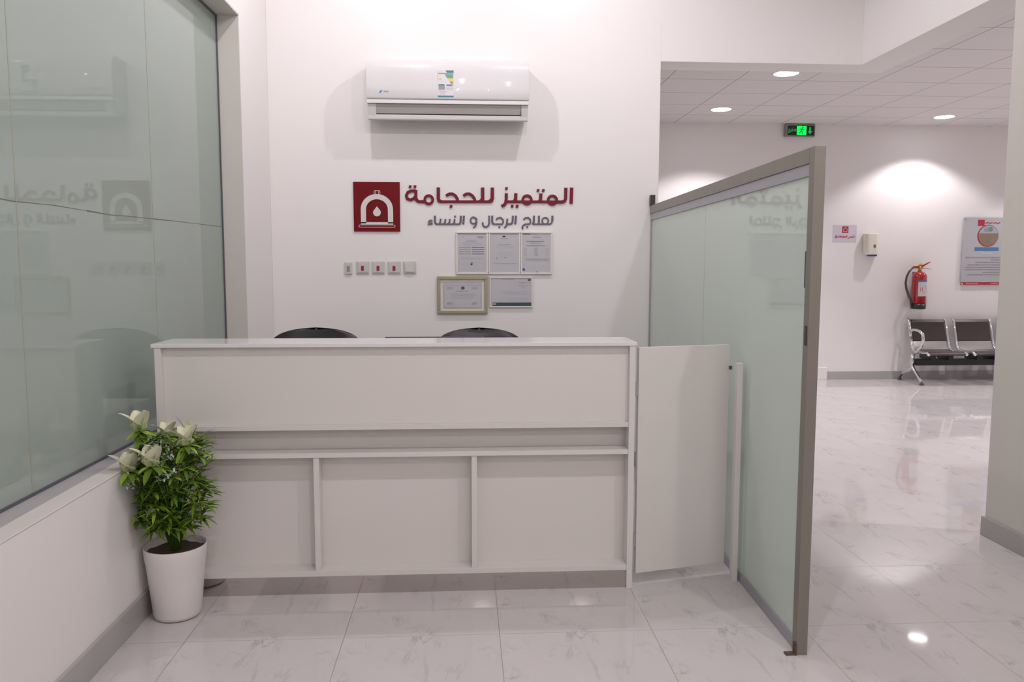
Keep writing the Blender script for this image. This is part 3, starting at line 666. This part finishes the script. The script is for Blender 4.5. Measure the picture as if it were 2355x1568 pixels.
frame('white framed document with dense text, right of the upper three', 0.3855, 0.6035, 1.3685, 1.6615, 0.012, 'frame_white', P3)
frame('white framed landscape document with a dark teal band along its foot', 0.1685, 0.4705, 1.1385, 1.3520, 0.010, 'frame_white', P4)
frame('gold framed landscape certificate, lowest left of the group above the counter', -0.1915, 0.1565, 1.0965, 1.3550, 0.022, 'frame_gold', P5, depth=0.024, mount=True)

# ------------------------------------------------------------------ wall switches and sockets
grp = 'switch plates on the back wall'
t = thing('wall_phone_socket', 'narrow white wall control at the left end of the switch row', 'wall control', (-0.795, BY, 1.368), grp)
MB().box(-0.8215, -0.770, BY - 0.014, BY, 1.368, 1.452).build('plate', 'switch', t, bevel=0.004)
pm = MB(); pm.box(-0.806, -0.786, BY - 0.0152, BY - 0.0138, 1.385, 1.425)
for k in range(3): pm.box(-0.803, -0.789, BY - 0.0162, BY - 0.015, 1.389 + k * 0.012, 1.397 + k * 0.012)
pm.build('button_panel', 'lab_grey', t)
def socket(X, label):
    t = thing('wall_switch', label, 'switch', (X, BY, 1.371), grp)
    MB().box(X - 0.044, X + 0.044, BY - 0.010, BY, 1.371, 1.458).build('plate', 'switch', t, bevel=0.004)
    MB().box(X - 0.035, X + 0.035, BY - 0.014, BY - 0.0095, 1.380, 1.448).build('face', 'switch', t, bevel=0.002)
    return t
s1 = socket(-0.6985, 'white switch plate with a red rocker, first of three from the left')
MB().box(-0.7095, -0.690, BY - 0.018, BY - 0.0135, 1.393, 1.426).build('rocker', 'switch_red', s1, bevel=0.002)
dup(s1, 0.1055, 0, 0, 'white switch plate with a red rocker, middle of the three')
dup(s1, 0.2140, 0, 0, 'white switch plate with a red rocker, third from the left beside the plain switch')
s4 = socket(-0.3790, 'plain white wall switch at the right end of the switch row')
MB().prism([(BY - 0.0135, 1.386), (BY - 0.0205, 1.386), (BY - 0.0160, 1.441), (BY - 0.0135, 1.441)], 'x', -0.408, -0.350).build('rocker', 'switch', s4, bevel=0.001)

# ------------------------------------------------------------------ office chairs and monitor behind the counter
def office_chair(cx, y, ztop, hw, label):
    t = thing('office_chair', label, 'chair', (cx, y, 0), 'black office chairs behind the counter')
    # backrest: a padded shell with a domed top, built as a rounded grid
    mb = MB(); bm = mb.bm
    z0 = 0.50; nz, nx = 26, 22
    def outline(tz):            # half width at height fraction
        top = 1.0 if tz < 0.62 else math.sqrt(max(0.0, 1 - ((tz - 0.62) / 0.38) ** 4.6))
        return hw * (0.86 + 0.14 * min(1, tz / 0.5)) * max(top, 0.02)
    for side in (0, 1):
        grid = []
        for i in range(nz + 1):
            tz = math.sin(PI / 2 * i / nz) ** 1.0; w = outline(tz); row = []
            for j in range(nx + 1):
                u = -1 + 2 * j / nx
                e = (1 - abs(u) ** 4) ** 0.5 * (1 - (2 * tz - 1) ** 8) ** 0.5 if abs(u) < 1 else 0
                yy = y + 0.16 + 0.06 * tz - 0.05 * (1 - u * u) * 0 + (0.045 * e if side else -0.045 * e) - 0.03 * u * u
                row.append(bm.verts.new((cx + u * w, yy, z0 + (ztop - z0) * tz)))
            grid.append(row)
        for i in range(nz):
            for j in range(nx):
                f = bm.faces.new([grid[i][j], grid[i][j + 1], grid[i + 1][j + 1], grid[i + 1][j]]); f.smooth = True
    mb.build('backrest', 'leather', t, smooth=True)
    mb = MB(); mb.lathe([(0, 0.42), (0.20, 0.42), (0.245, 0.44), (0.25, 0.475), (0.23, 0.505), (0, 0.515)], (cx, y - 0.08), 28, sq=0.95)
    mb.build('seat', 'leather', t)
    for sx in (-1, 1):
        MB().tube([(cx + sx * 0.25, y + 0.10, 0.46), (cx + sx * 0.29, y + 0.08, 0.56), (cx + sx * 0.29, y - 0.02, 0.66), (cx + sx * 0.29, y - 0.20, 0.66), (cx + sx * 0.27, y - 0.24, 0.56), (cx + sx * 0.22, y - 0.18, 0.45)], 0.017, 8).build('armrest', 'black', t)
    MB().tube([(cx, y - 0.04, 0.10), (cx, y - 0.04, 0.43)], 0.028, 14).build('gas_column', 'chrome', t)
    b = MB()
    for k in range(5):
        a = 2 * PI * k / 5 + 0.3
        b.tube([(cx, y - 0.04, 0.13), (cx + 0.15 * math.cos(a), y - 0.04 + 0.15 * math.sin(a), 0.105), (cx + 0.29 * math.cos(a), y - 0.04 + 0.29 * math.sin(a), 0.075)], [0.03, 0.022, 0.015], 8)
    bo = b.build('star_base', 'black', t); sub(bo, t)
    for k in range(5):
        a = 2 * PI * k / 5 + 0.3; X = cx + 0.285 * math.cos(a); Y = y - 0.04 + 0.285 * math.sin(a)
        MB().tube([(X - 0.02 * math.sin(a), Y + 0.02 * math.cos(a), 0.03), (X + 0.02 * math.sin(a), Y - 0.02 * math.cos(a), 0.03)], 0.030, 14).build('caster', 'black', bo)
    return t
office_chair(-0.872, 4.50, 1.066, 0.275, 'black leather office chair behind the counter, the left one below the switches')
office_chair(0.083, 4.50, 1.062, 0.268, 'black leather office chair behind the counter, the right one below the certificates')

t = thing('computer_monitor', 'dark computer monitor whose top edge shows above the counter beside the right chair', 'monitor', (-0.148, 3.86, 0.745))
MB().box(-0.388, 0.094, 3.845, 3.868, 0.775, 1.0835).build('screen_case', 'black', t, bevel=0.004)
MB().box(-0.378, 0.084, 3.868, 3.8695, 0.787, 1.073).build('screen', 'screen', t)
MB().tube([(-0.147, 3.85, 0.75), (-0.147, 3.835, 0.90)], 0.016, 10).build('stand_neck', 'black', t)
MB().lathe([(0, 0.745), (0.10, 0.745), (0.10, 0.752), (0.03, 0.757), (0, 0.757)], (-0.147, 3.85), 28, sq=0.75).build('stand_base', 'black', t)

# ------------------------------------------------------------------ flowering plant in a white pot
PX, PY = -1.182, 3.215
pl = thing('potted_plant', 'artificial plant with cream magnolia flowers in a white pot by the counter', 'potted plant', (PX, PY, 0))
prof = [(0, 0.002), (0.080, 0.002), (0.089, 0.006), (0.093, 0.02), (0.103, 0.12), (0.114, 0.225), (0.1195, 0.262), (0.1215, 0.296), (0.1205, 0.2985), (0.1165, 0.2975), (0.115, 0.285), (0.110, 0.255), (0, 0.255)]
MB().lathe(prof, (PX, PY), 56).build('pot', 'pot', pl)
so = MB(); bm = so.bm; rings = []
for i in range(9):
    r = 0.1135 * i / 8
    rings.append([bm.verts.new((PX + r * math.cos(2 * PI * k / 36), PY + r * math.sin(2 * PI * k / 36), 0.272 + random.uniform(-0.004, 0.004))) for k in range(36 if i else 1)])
for A, B in zip(rings, rings[1:]):
    for k in range(36):
        vs = [A[k % len(A)], A[(k + 1) % len(A)], B[(k + 1) % 36], B[k]]
        vs = [v for i, v in enumerate(vs) if v not in vs[:i]]
        bm.faces.new(vs)
so.build('soil', 'soil', pl, smooth=True)

def leaf(mb, base, d, length, width, mi=0, droop=0.25, up=Vector((0, 0, 1))):
    """a curved lanceolate blade of four segments with a folded midrib"""
    d = d.normalized(); side = d.cross(up)
    if side.length < 1e-3: side = Vector((1, 0, 0))
    side.normalize(); nrm = side.cross(d).normalized()
    prev = None; n = 5
    for i in range(n + 1):
        s = i / n
        c = base + d * length * s - Vector((0, 0, 1)) * droop * length * s * s
        w = width * 0.5 * math.sin(PI * min(1, s * 0.92 + 0.06)) ** 0.8 if i < n else 0.0004
        L_, C_, R_ = mb.bm.verts.new(c + side * w + nrm * w * 0.35), mb.bm.verts.new(c), mb.bm.verts.new(c - side * w + nrm * w * 0.35)
        if prev:
            for q in ((prev[0], prev[1], C_, L_), (prev[1], prev[2], R_, C_)):
                f = mb.bm.faces.new(q); f.material_index = mi; f.smooth = True
        prev = (L_, C_, R_)

R = random.Random(11)
def clampx(v):
    if v.x < WL + 0.012: v.x = WL + 0.012 + R.uniform(0, 0.006)
    if v.y > DY - 0.012: v.y = DY - 0.012 - R.uniform(0, 0.006)
    return v
stems = MB(); fol = MB(); root = Vector((PX, PY, 0.27))
tips = []
# whorls of long blades, low and mid layer
layers = [(0.405, 0.10, 11), (0.46, 0.14, 15), (0.52, 0.155, 16), (0.58, 0.15, 15), (0.64, 0.145, 14), (0.70, 0.13, 12), (0.75, 0.12, 9)]
for z, rad, n in layers:
    for k in range(n):
        a = 2 * PI * (k + R.random()) / n
        rr = rad * (0.35 + 0.65 * R.random() ** 0.6)
        p = clampx(Vector((PX + rr * math.cos(a), PY - 0.03 + rr * math.sin(a) * 0.72, z + R.uniform(-0.025, 0.025))))
        mid = (root + p) * 0.5 + Vector((0.02 * math.cos(a) - 0.3 * (p.x - PX), -0.3 * (p.y - PY), 0.02))
        stems.tube([root + Vector((0.012 * math.cos(a), 0.012 * math.sin(a), -0.01)), mid, p], [0.0032, 0.0024, 0.0016], 5)
        nb = R.randint(10, 13)
        lite = R.random() < (0.62 if z < 0.56 else 0.30)
        for j in range(nb):
            b = a + 2 * PI * j / nb + R.uniform(-.3, .3)
            el = R.uniform(-0.15, 0.9)
            d = Vector((math.cos(b) * math.cos(el) + 0.35 * math.cos(a), math.sin(b) * math.cos(el) + 0.35 * math.sin(a), math.sin(el)))
            ln = R.uniform(0.052, 0.094)
            e = p + d.normalized() * ln
            if e.x < WL + 0.008: d.x = abs(d.x) * 0.2; 
            if e.y > DY - 0.008: d.y = -abs(d.y) * 0.3
            leaf(fol, p - Vector((0, 0, R.uniform(0, 0.03))), d, ln, R.uniform(0.010, 0.017), 1 if (lite and j % 3) else 0, R.uniform(0.1, 0.45))
# a few long arching blades reaching low over the rim
for a, ln in ((3.5, 0.12), (3.9, 0.13), (4.5, 0.10), (5.2, 0.11), (5.8, 0.12), (0.1, 0.10), (2.9, 0.08)):
    leaf(fol, Vector((PX + 0.02 * math.cos(a), PY + 0.02 * math.sin(a), 0.37)), Vector((math.cos(a), math.sin(a), 0.55)), ln, 0.014, 1, 0.75)
# leafy sprays under the flowers
FL = [(-1.272, 3.135, 0.805, -0.10, 0.058), (-1.188, 3.19, 0.765, 0.05, 0.046), (-1.092, 3.12, 0.748, 0.12, 0.056), (-1.195, 3.04, 0.686, -0.05, 0.060), (-1.285, 3.05, 0.664, -0.12, 0.054)]
for fx, fy, fz, tilt, fs in FL:
    for j in range(13):
        b = 2 * PI * j / 13 + R.uniform(-.2, .2)
        d = Vector((math.cos(b), math.sin(b), R.uniform(-0.5, 0.25)))
        e = fx + math.cos(b) * 0.07
        if e < WL + 0.01: d.x = 0.1 * abs(d.x)
        leaf(fol, Vector((fx, fy, fz - 0.025)), d, R.uniform(0.06, 0.085), R.uniform(0.018, 0.026), 0 if j % 3 else 1, 0.35)
    stems.tube([root, Vector(((PX + fx) / 2 + 0.01, (PY + fy) / 2, 0.5)), Vector((fx, fy, fz - 0.02))], [0.0035, 0.003, 0.002], 6)
stems.tube([root + Vector((0, 0, -0.01)), root + Vector((0.004, -0.004, 0.08)), root + Vector((-0.004, 0, 0.16))], [0.015, 0.011, 0.006], 8)
stems.build('stems', 'stem', pl)
fol.build('foliage', ['leaf', 'leaf_light'], pl)
def petal(mb, c, az, open_, ln, wd, mi=0):
    """a cupped oval petal leaning out from the flower centre"""
    out = Vector((math.cos(az), math.sin(az), 0)); tang = Vector((-math.sin(az), math.cos(az), 0))
    n = 7; prev = None
    for i in range(n + 1):
        s = i / n
        ang = open_ * (0.25 + 0.75 * s)
        r = ln * (s * math.sin(ang)); h = ln * s * math.cos(ang * 0.75)
        w = wd * max(0.12, math.sin(PI * (0.10 + 0.86 * s ** 0.95)) ** 0.55)
        row = []
        for u in (-1, -0.5, 0, 0.5, 1):
            cup = (u * u) * wd * 0.30
            row.append(mb.bm.verts.new(c + out * (0.006 + r - cup) + tang * (w * u) + Vector((0, 0, h))))
        if prev:
            for k in range(4):
                f = mb.bm.faces.new((prev[k], prev[k + 1], row[k + 1], row[k])); f.smooth = True
                f.material_index = 1 if i <= 2 else mi
        prev = row
for i, (fx, fy, fz, tilt, fs) in enumerate(FL):
    mb = MB(); c = Vector((fx, fy, fz - 0.02))
    base_az = -PI / 2 + [-0.1, 0.15, 0.3, -0.1, -0.2][i]
    for k, (da, op) in enumerate(((-1.05, 0.85), (1.0, 0.60), (PI * 0.75, 0.30), (-PI * 0.72, 0.45), (0.15, 0.95))):
        az = base_az + da
        ln = fs * (1.55, 1.6, 1.35, 1.35, 0.75)[k]
        if c.x + ln * math.cos(az) * math.sin(op) < (-1.385 if fz > 0.655 else WL + 0.004): op *= 0.5
        petal(mb, c, az, op, ln, fs * 0.56)
    mb.build('flower', ['petal', 'petal_green'], pl)
# small pale sprigs
for cx_, cy_, cz_ in ((-1.165, 3.04, 0.665), (-1.150, 3.03, 0.625), (-1.120, 3.03, 0.640), (-1.282, 3.03, 0.620), (-1.272, 3.02, 0.600), (-1.178, 3.10, 0.735), (-1.14, 3.06, 0.70), (-1.205, 3.06, 0.745)):
    sp = MB()
    for j in range(14):
        d = Vector((R.uniform(-1, 1), R.uniform(-1, .4), R.uniform(-.3, 1)))
        p = Vector((cx_, cy_, cz_)) + Vector((R.uniform(-.016, .016), R.uniform(-.01, .01), R.uniform(-.018, .018)))
        if p.x + 0.02 * d.x < WL + 0.01: d.x = abs(d.x)
        leaf(sp, p, d, R.uniform(0.014, 0.026), 0.008, 0, 0.1)
    sp.build('pale_sprig', 'sprig', pl)
sp = MB()
for j in range(30):     # the spray that reaches out to the right
    s = j / 29; p = Vector((-1.08 + 0.085 * s, 3.12, 0.59 + 0.075 * s))
    leaf(sp, p, Vector((0.5 + R.uniform(-.5, .5), R.uniform(-.6, .6), 0.7 + R.uniform(-.4, .3))), 0.026, 0.007, 1, 0.1)
sp.tube([(-1.15, 3.16, 0.45), (-1.09, 3.125, 0.57), (-1.0, 3.12, 0.665)], [0.002, 0.0016, 0.001], 5, 1)
sp.build('leafy_spray', ['sprig', 'leaf'], pl)

# ------------------------------------------------------------------ hall: exit sign
FW = FAR
ex_ = thing('exit_sign', 'green and black lit exit sign under the tiled ceiling of the hall', 'exit sign', (4.106, FW, 3.006))
X0, X1, Z0, Z1 = 3.918, 4.292, 3.010, 3.160
MB().box(X0, X1, FW - 0.055, FW, Z0, Z1).build('housing', 'sign_frame', ex_, bevel=0.006)
MB().box(X0 + 0.028, X1 - 0.014, FW - 0.058, FW - 0.054, Z0 + 0.012, Z1 - 0.022).build('face', 'sign_black', ex_)
sg = MB(); ya, yb = FW - 0.061, FW - 0.0575
zc = (Z0 + Z1) / 2 - 0.004
sg.prism([(4.060, Z0 + 0.018), (4.060, Z1 - 0.028), (4.178, Z1 - 0.028), (4.178, Z0 + 0.016), (4.150, Z0 + 0.016)], 'y', ya, yb, 0)
# running figure, dark against the lit door
k = FW - 0.0625
sg.disc((4.132, zc + 0.037), 0.009, 0.009, k, ya, 1, 14)
for pts in ([(4.126, zc + 0.025), (4.114, zc - 0.004)], [(4.124, zc + 0.022), (4.102, zc + 0.016), (4.094, zc + 0.002)], [(4.124, zc + 0.018), (4.142, zc + 0.006), (4.154, zc + 0.012)],
            [(4.114, zc - 0.004), (4.130, zc - 0.020), (4.122, zc - 0.042)], [(4.114, zc - 0.004), (4.100, zc - 0.022), (4.080, zc - 0.026)]):
    sg.ribbon(pts, 0.008, k, ya, 1)
sg.prism([(4.214, zc + 0.040), (4.234, zc + 0.040), (4.234, zc - 0.006), (4.252, zc - 0.006), (4.224, zc - 0.046), (4.196, zc - 0.006), (4.214, zc - 0.006)], 'y', ya, yb, 2)
for pts in ([(4.050, zc + 0.004), (4.040, zc + 0.018), (4.028, zc + 0.006), (4.036, zc - 0.008), (4.050, zc - 0.006)], [(4.028, zc - 0.008), (4.000, zc - 0.008), (4.008, zc + 0.014), (3.992, zc + 0.016)],
            [(3.996, zc - 0.006), (3.986, zc + 0.006), (3.984, zc - 0.014), (3.974, zc - 0.022)], [(3.974, zc + 0.018), (3.958, zc + 0.012), (3.968, zc - 0.004), (3.954, zc - 0.018), (3.968, zc - 0.028)]):
    sg.ribbon(pts, 0.0065, ya, yb, 2)
for q in ((4.012, zc + 0.030), (3.964, zc - 0.010)): sg.disc(q, 0.004, 0.004, ya, yb, 2, 10)
sg.build('pictogram', ['sign_green', 'sign_black', 'sign_green_dim'], ex_)

# ------------------------------------------------------------------ hall: notice, dispenser, extinguisher, poster
t = thing('paper_notice', 'small pale paper notice with a red emblem and red writing on the hall wall', 'notice', (4.74, FW, 1.727))
MB().box(4.588, 4.892, FW - 0.002, FW, 1.727, 1.942).build('paper', 'notice', t)
n = MB(); ya, yb = FW - 0.0035, FW - 0.0018
n.box(4.706, 4.786, ya, yb, 1.843, 1.925, 0)
em2 = [(4.724, 1.858)] + [(4.746 - 0.022 * math.cos(q * PI / 8), 1.885 + 0.022 * math.sin(q * PI / 8)) for q in range(9)] + [(4.768, 1.858), (4.724, 1.858)]
n.ribbon(em2, 0.005, ya - 0.001, ya, 1)
zb = 1.790
for pts in ([(4.870, zb + 0.016), (4.860, zb), (4.846, zb), (4.842, zb + 0.010), (4.838, zb), (4.826, zb), (4.822, zb + 0.010), (4.818, zb), (4.800, zb), (4.794, zb - 0.014), (4.782, zb - 0.018)],
            [(4.772, zb + 0.022), (4.770, zb - 0.002)], [(4.760, zb + 0.022), (4.758, zb), (4.742, zb), (4.736, zb + 0.014), (4.722, zb + 0.014), (4.730, zb), (4.710, zb), (4.704, zb + 0.012), (4.690, zb + 0.012), (4.698, zb), (4.680, zb), (4.680, zb + 0.022)],
            [(4.672, zb), (4.662, zb + 0.012), (4.654, zb), (4.640, zb), (4.632, zb + 0.016), (4.618, zb + 0.008), (4.622, zb - 0.004), (4.636, zb - 0.002)]):
    n.ribbon(pts, 0.0075, ya, yb, 0)
for q in ((4.862, zb + 0.026), (4.846, zb + 0.020), (4.716, zb - 0.012), (4.638, zb + 0.026), (4.626, zb + 0.026)): n.disc(q, 0.004, 0.004, ya, yb, 0, 8)
n.build('print', ['poster_red', 'notice'], t)

t = thing('soap_dispenser', 'cream wall dispenser with a blue nozzle between the notice and the extinguisher', 'dispenser', (5.06, FW, 1.555))
pr_ = []
for k in range(25):
    a = PI + PI * k / 24
    pr_.append((5.062 + 0.090 * (1 if math.cos(a) >= 0 else -1) * abs(math.cos(a)) ** 0.5, FW - 0.02 - 0.085 * abs(math.sin(a)) ** 0.6))
pr_ += [(5.152, FW), (4.972, FW)]
MB().prism(pr_, 'z', 1.572, 1.838).build('body', 'cream_plastic', t, bevel=0.012, seg=3)
MB().box(5.018, 5.120, FW - 0.100, FW - 0.03, 1.553, 1.574).build('nozzle', 'blue_plastic', t, bevel=0.006)
MB().disc((5.080, 1.678), 0.018, 0.022, FW - 0.1068, FW - 0.1035, 0, 20).build('sight_window', 'grey_window', t)

EX, EY = 5.668, 9.625
t = thing('fire_extinguisher', 'red fire extinguisher with a black hose hanging on the hall wall above the bench', 'fire extinguisher', (EX, EY, 0.90))
MB().lathe([(0.0, 0.955), (0.086, 0.955), (0.086, 1.300), (0.080, 1.325), (0.062, 1.348), (0.034, 1.360), (0.024, 1.372), (0, 1.372)], (EX, EY), 32).build('cylinder', 'ext_red', t)
MB().lathe([(0, 0.898), (0.080, 0.898), (0.0875, 0.905), (0.0875, 0.962), (0, 0.962)], (EX, EY), 32).build('base_ring', 'black', t)
lb = MB(); rr = 0.0872
def ang(k, n_, a0, a1): return a0 + (a1 - a0) * k / n_
for (z0_, z1_, mi) in ((1.06, 1.235, 0), (1.235, 1.262, 1)):
    A = [(EX + rr * math.cos(ang(k, 12, -2.2, -0.35)), EY + rr * math.sin(ang(k, 12, -2.2, -0.35))) for k in range(13)]
    for (xa, ya_), (xb, yb_) in zip(A, A[1:]):
        f = lb.bm.faces.new([lb.bm.verts.new(q) for q in ((xa, ya_, z0_), (xb, yb_, z0_), (xb, yb_, z1_), (xa, ya_, z1_))]); f.material_index = mi
for (aa, bb, za, zb_) in ((-1.9, -1.6, 1.12, 1.17), (-1.35, -1.0, 1.15, 1.20), (-1.5, -1.2, 1.09, 1.12), (-0.9, -0.6, 1.10, 1.17)):
    q = 0.0876
    f = lb.bm.faces.new([lb.bm.verts.new(v) for v in ((EX + q * math.cos(aa), EY + q * math.sin(aa), za), (EX + q * math.cos(bb), EY + q * math.sin(bb), za), (EX + q * math.cos(bb), EY + q * math.sin(bb), zb_), (EX + q * math.cos(aa), EY + q * math.sin(aa), zb_))]); f.material_index = 2
lb.build('label_wrap', ['ext_label', 'ink_blue', 'poster_red'], t)
MB().tube([(EX, EY, 1.37), (EX, EY, 1.43)], 0.020, 14).tube([(EX - 0.01, EY, 1.43), (EX + 0.02, EY, 1.468)], 0.012, 10).build('valve', 'brass', t)
MB().prism([(EX - 0.085, 1.405), (EX - 0.085, 1.432), (EX + 0.01, 1.438), (EX + 0.125, 1.488), (EX + 0.127, 1.481), (EX + 0.03, 1.420), (EX + 0.02, 1.400)], 'y', EY - 0.016, EY + 0.016).build('upper_handle', 'ext_red', t, bevel=0.002)
MB().prism([(EX + 0.015, 1.400), (EX + 0.05, 1.415), (EX + 0.14, 1.398), (EX + 0.14, 1.391), (EX + 0.05, 1.398), (EX + 0.015, 1.388)], 'y', EY - 0.013, EY + 0.013).build('lower_handle', 'chrome', t)
hp = [(-0.07, 0, 1.418), (-0.105, -0.01, 1.405), (-0.150, -0.02, 1.36), (-0.182, -0.03, 1.30), (-0.192, -0.03, 1.22), (-0.175, -0.03, 1.14), (-0.140, -0.03, 1.06), (-0.110, -0.03, 1.00)]
MB().tube([(EX + a, EY + b, c_) for a, b, c_ in hp], [0.012, 0.0125, 0.0125, 0.0125, 0.0135, 0.015, 0.016, 0.012], 10).build('hose', 'hose', t)
MB().tube([(EX - 0.112, EY - 0.03, 1.005), (EX - 0.100, EY - 0.03, 0.93)], [0.016, 0.013], 10).build('hose_nozzle', 'black', t)
MB().box(EX - 0.03, EX + 0.03, EY + 0.086, FW, 1.10, 1.36).build('wall_hook', 'steel', t)

t = thing('information_poster', 'tall grey information poster with a round photo and red foot bar beside the right wall', 'poster', (6.55, FW, 1.19))
X0, X1, Z0, Z1 = 6.262, 6.840, 1.195, 2.042
MB().box(X0, X1, FW - 0.022, FW - 0.014, Z0, Z1).build('board', 'poster', t, bevel=0.001)
def PX_(u): return X0 + (u - 185) / 780.0 * (X1 - X0)
def PZ_(v): return Z1 - (v - 85) / 1330.0 * (Z1 - Z0)
q = MB(); ya, yb = FW - 0.0235, FW - 0.0218
q.box(PX_(435), PX_(552), ya, yb, PZ_(250), PZ_(130), 0)
q.ribbon([(PX_(825), PZ_(180)), (PX_(790), PZ_(200)), (PX_(740), PZ_(185)), (PX_(705), PZ_(198))], 0.012, ya, yb, 0)
q.ribbon([(PX_(690), PZ_(182)), (PX_(650), PZ_(198)), (PX_(610), PZ_(184)), (PX_(560), PZ_(196))], 0.012, ya, yb, 0)
cc = (PX_(622), PZ_(445)); r1 = PX_(808) - PX_(622); 
q.disc(cc, r1, r1 * 1.0, ya, yb, 0, 36)
q.disc((cc[0] + 0.006, cc[1]), r1 * 0.93, r1 * 0.93, ya - 0.0008, ya, 1, 36, PI * 0.92, PI * 2.08)
q.disc((cc[0] + 0.006, cc[1]), r1 * 0.93, r1 * 0.93, ya - 0.0008, ya, 2, 36, PI * 0.08, PI * 0.92)
q.disc((cc[0] + 0.03, cc[1] + r1 * 0.60), r1 * 0.22, r1 * 0.22, ya - 0.0014, ya - 0.0008, 3, 16)
q.disc((cc[0] - 0.02, cc[1] + r1 * 0.55), r1 * 0.26, r1 * 0.22, ya - 0.0012, ya - 0.0008, 4, 16)
q.box(PX_(400), PX_(825), ya, yb, PZ_(738), PZ_(668), 5)
xx = PX_(520)
while xx < PX_(700): q.box(xx, xx + 0.012, ya, yb, PZ_(800), PZ_(780), 6); xx += 0.017
for (u0, v) in ((250, 868), (700, 915), (430, 965), (290, 1012), (250, 1062), (240, 1108), (560, 1160), (300, 1208)):
    x = PX_(u0); xe = PX_(930 if v not in (1160,) else 880)
    while x < xe:
        w = random.uniform(0.012, 0.035); q.box(x, min(x + w, xe), ya, yb, PZ_(v + 12), PZ_(v - 8), 7); x += w + 0.006
q.box(X0, X1, ya, yb, Z0 + 0.004, Z0 + 0.036, 0)
for (a, b) in ((0.06, 0.20), (0.34, 0.42)):
    x = X0 + 0.58 * a / 0.5
    while x < X0 + 0.58 * b / 0.5: q.box(x, x + 0.010, ya - 0.0008, ya, Z0 + 0.015, Z0 + 0.024, 6); x += 0.015
q.build('print', ['poster_red', 'poster_skin', 'poster_pale', 'poster_green', 'poster_grey', 'poster_blue', 'notice', 'ink'], t)
for x in (X0 + 0.016, X1 - 0.016):
    for z in (Z0 + 0.016, Z1 - 0.016):
        MB().disc((x, z), 0.010, 0.010, FW - 0.030, FW, 0, 14).build('standoff_pin', 'chrome', t)

# ------------------------------------------------------------------ hall: waiting bench, three seats in view
be = thing('waiting_bench', 'row of brown padded seats with chrome frames and a black beam along the hall wall', 'bench', (5.60, 9.40, 0))
SP, SW = 0.578, 0.44
def seat_curve():       # side view (y, z): from the backrest top down and forward to the rounded front lip
    return [(9.625, 0.770), (9.600, 0.735), (9.560, 0.600), (9.530, 0.500), (9.505, 0.435), (9.470, 0.405), (9.380, 0.392), (9.280, 0.396), (9.190, 0.405), (9.150, 0.398), (9.130, 0.375)]
sc = seat_curve()
def offset(c_, d):
    out = []
    for i in range(len(c_)):
        a = c_[max(i - 1, 0)]; b = c_[min(i + 1, len(c_) - 1)]
        t_ = Vector((b[0] - a[0], b[1] - a[1])).normalized(); out.append((c_[i][0] + t_.y * d, c_[i][1] - t_.x * d))
    return out
for k in range(4):
    xa = 5.565 + k * SP; xb = xa + SW
    up = offset(sc, 0.0); lo = offset(sc, -0.028) if offset(sc, -0.028)[5][1] < sc[5][1] else offset(sc, 0.028)
    back_u, back_l = up[:4], lo[:4]
    MB().prism(back_u + back_l[::-1], 'x', xa, xb).build('backrest', 'brown_leather', be, bevel=0.008)
    su, sl = up[5:], lo[5:]
    MB().prism(su + sl[::-1], 'x', xa, xb).build('seat', 'brown_leather', be, bevel=0.006)
    MB().prism(offset(sc, 0.0)[3:6] + lo[3:6][::-1], 'x', xa + 0.01, xb - 0.01).build('lower_back_panel', 'chrome', be)
    for x in (xa - 0.017, xb + 0.017):
        MB().tube([(x, y_, z_) for y_, z_ in [(9.632, 0.778), (9.600, 0.735), (9.560, 0.600), (9.530, 0.500), (9.505, 0.432), (9.465, 0.392), (9.380, 0.378), (9.280, 0.380), (9.180, 0.388), (9.140, 0.370)]], 0.017, 8).build('side_frame', 'chrome', be)
    for bx in (xa + 0.08, xb - 0.14): MB().box(bx, bx + 0.06, 9.25, 9.50, 0.295, 0.36).build('seat_bracket', 'beam_black', be)
MB().box(5.53, 5.53 + 4 * SP + 0.05, 9.37, 9.43, 0.215, 0.297).build('beam', 'beam_black', be, bevel=0.004)
def leg_frame(x):
    MB().tube([(x, 9.40, 0.36), (x, 9.41, 0.20), (x, 9.46, 0.15), (x, 9.60, 0.10), (x, 9.67, 0.035)], [0.022, 0.022, 0.020, 0.017, 0.014], 8).build('leg', 'chrome', be)
    MB().tube([(x, 9.41, 0.24), (x, 9.38, 0.18), (x, 9.26, 0.09), (x, 9.18, 0.035)], [0.022, 0.021, 0.018, 0.016], 8).build('leg', 'chrome', be)
    for y_ in (9.67, 9.18):
        MB().lathe([(0, 0), (0.026, 0), (0.026, 0.012), (0.014, 0.030), (0.010, 0.045), (0, 0.045)], (x, y_), 16).build('foot', 'hose', be)
leg_frame(5.50); leg_frame(5.53 + 4 * SP + 0.03)
arm = [(9.50, 0.62), (9.42, 0.655), (9.30, 0.650), (9.22, 0.615), (9.20, 0.55), (9.24, 0.46), (9.32, 0.395), (9.40, 0.345)]
MB().tube([(5.505, a, b) for a, b in arm], 0.018, 8).tube([(5.505, 9.50, 0.62), (5.545, 9.535, 0.52)], 0.014, 8).build('armrest', 'chrome', be)
xe = 5.53 + 4 * SP + 0.03
MB().tube([(xe, a, b) for a, b in arm], 0.018, 8).tube([(xe, 9.50, 0.62), (xe - 0.03, 9.535, 0.52)], 0.014, 8).build('armrest', 'chrome', be)
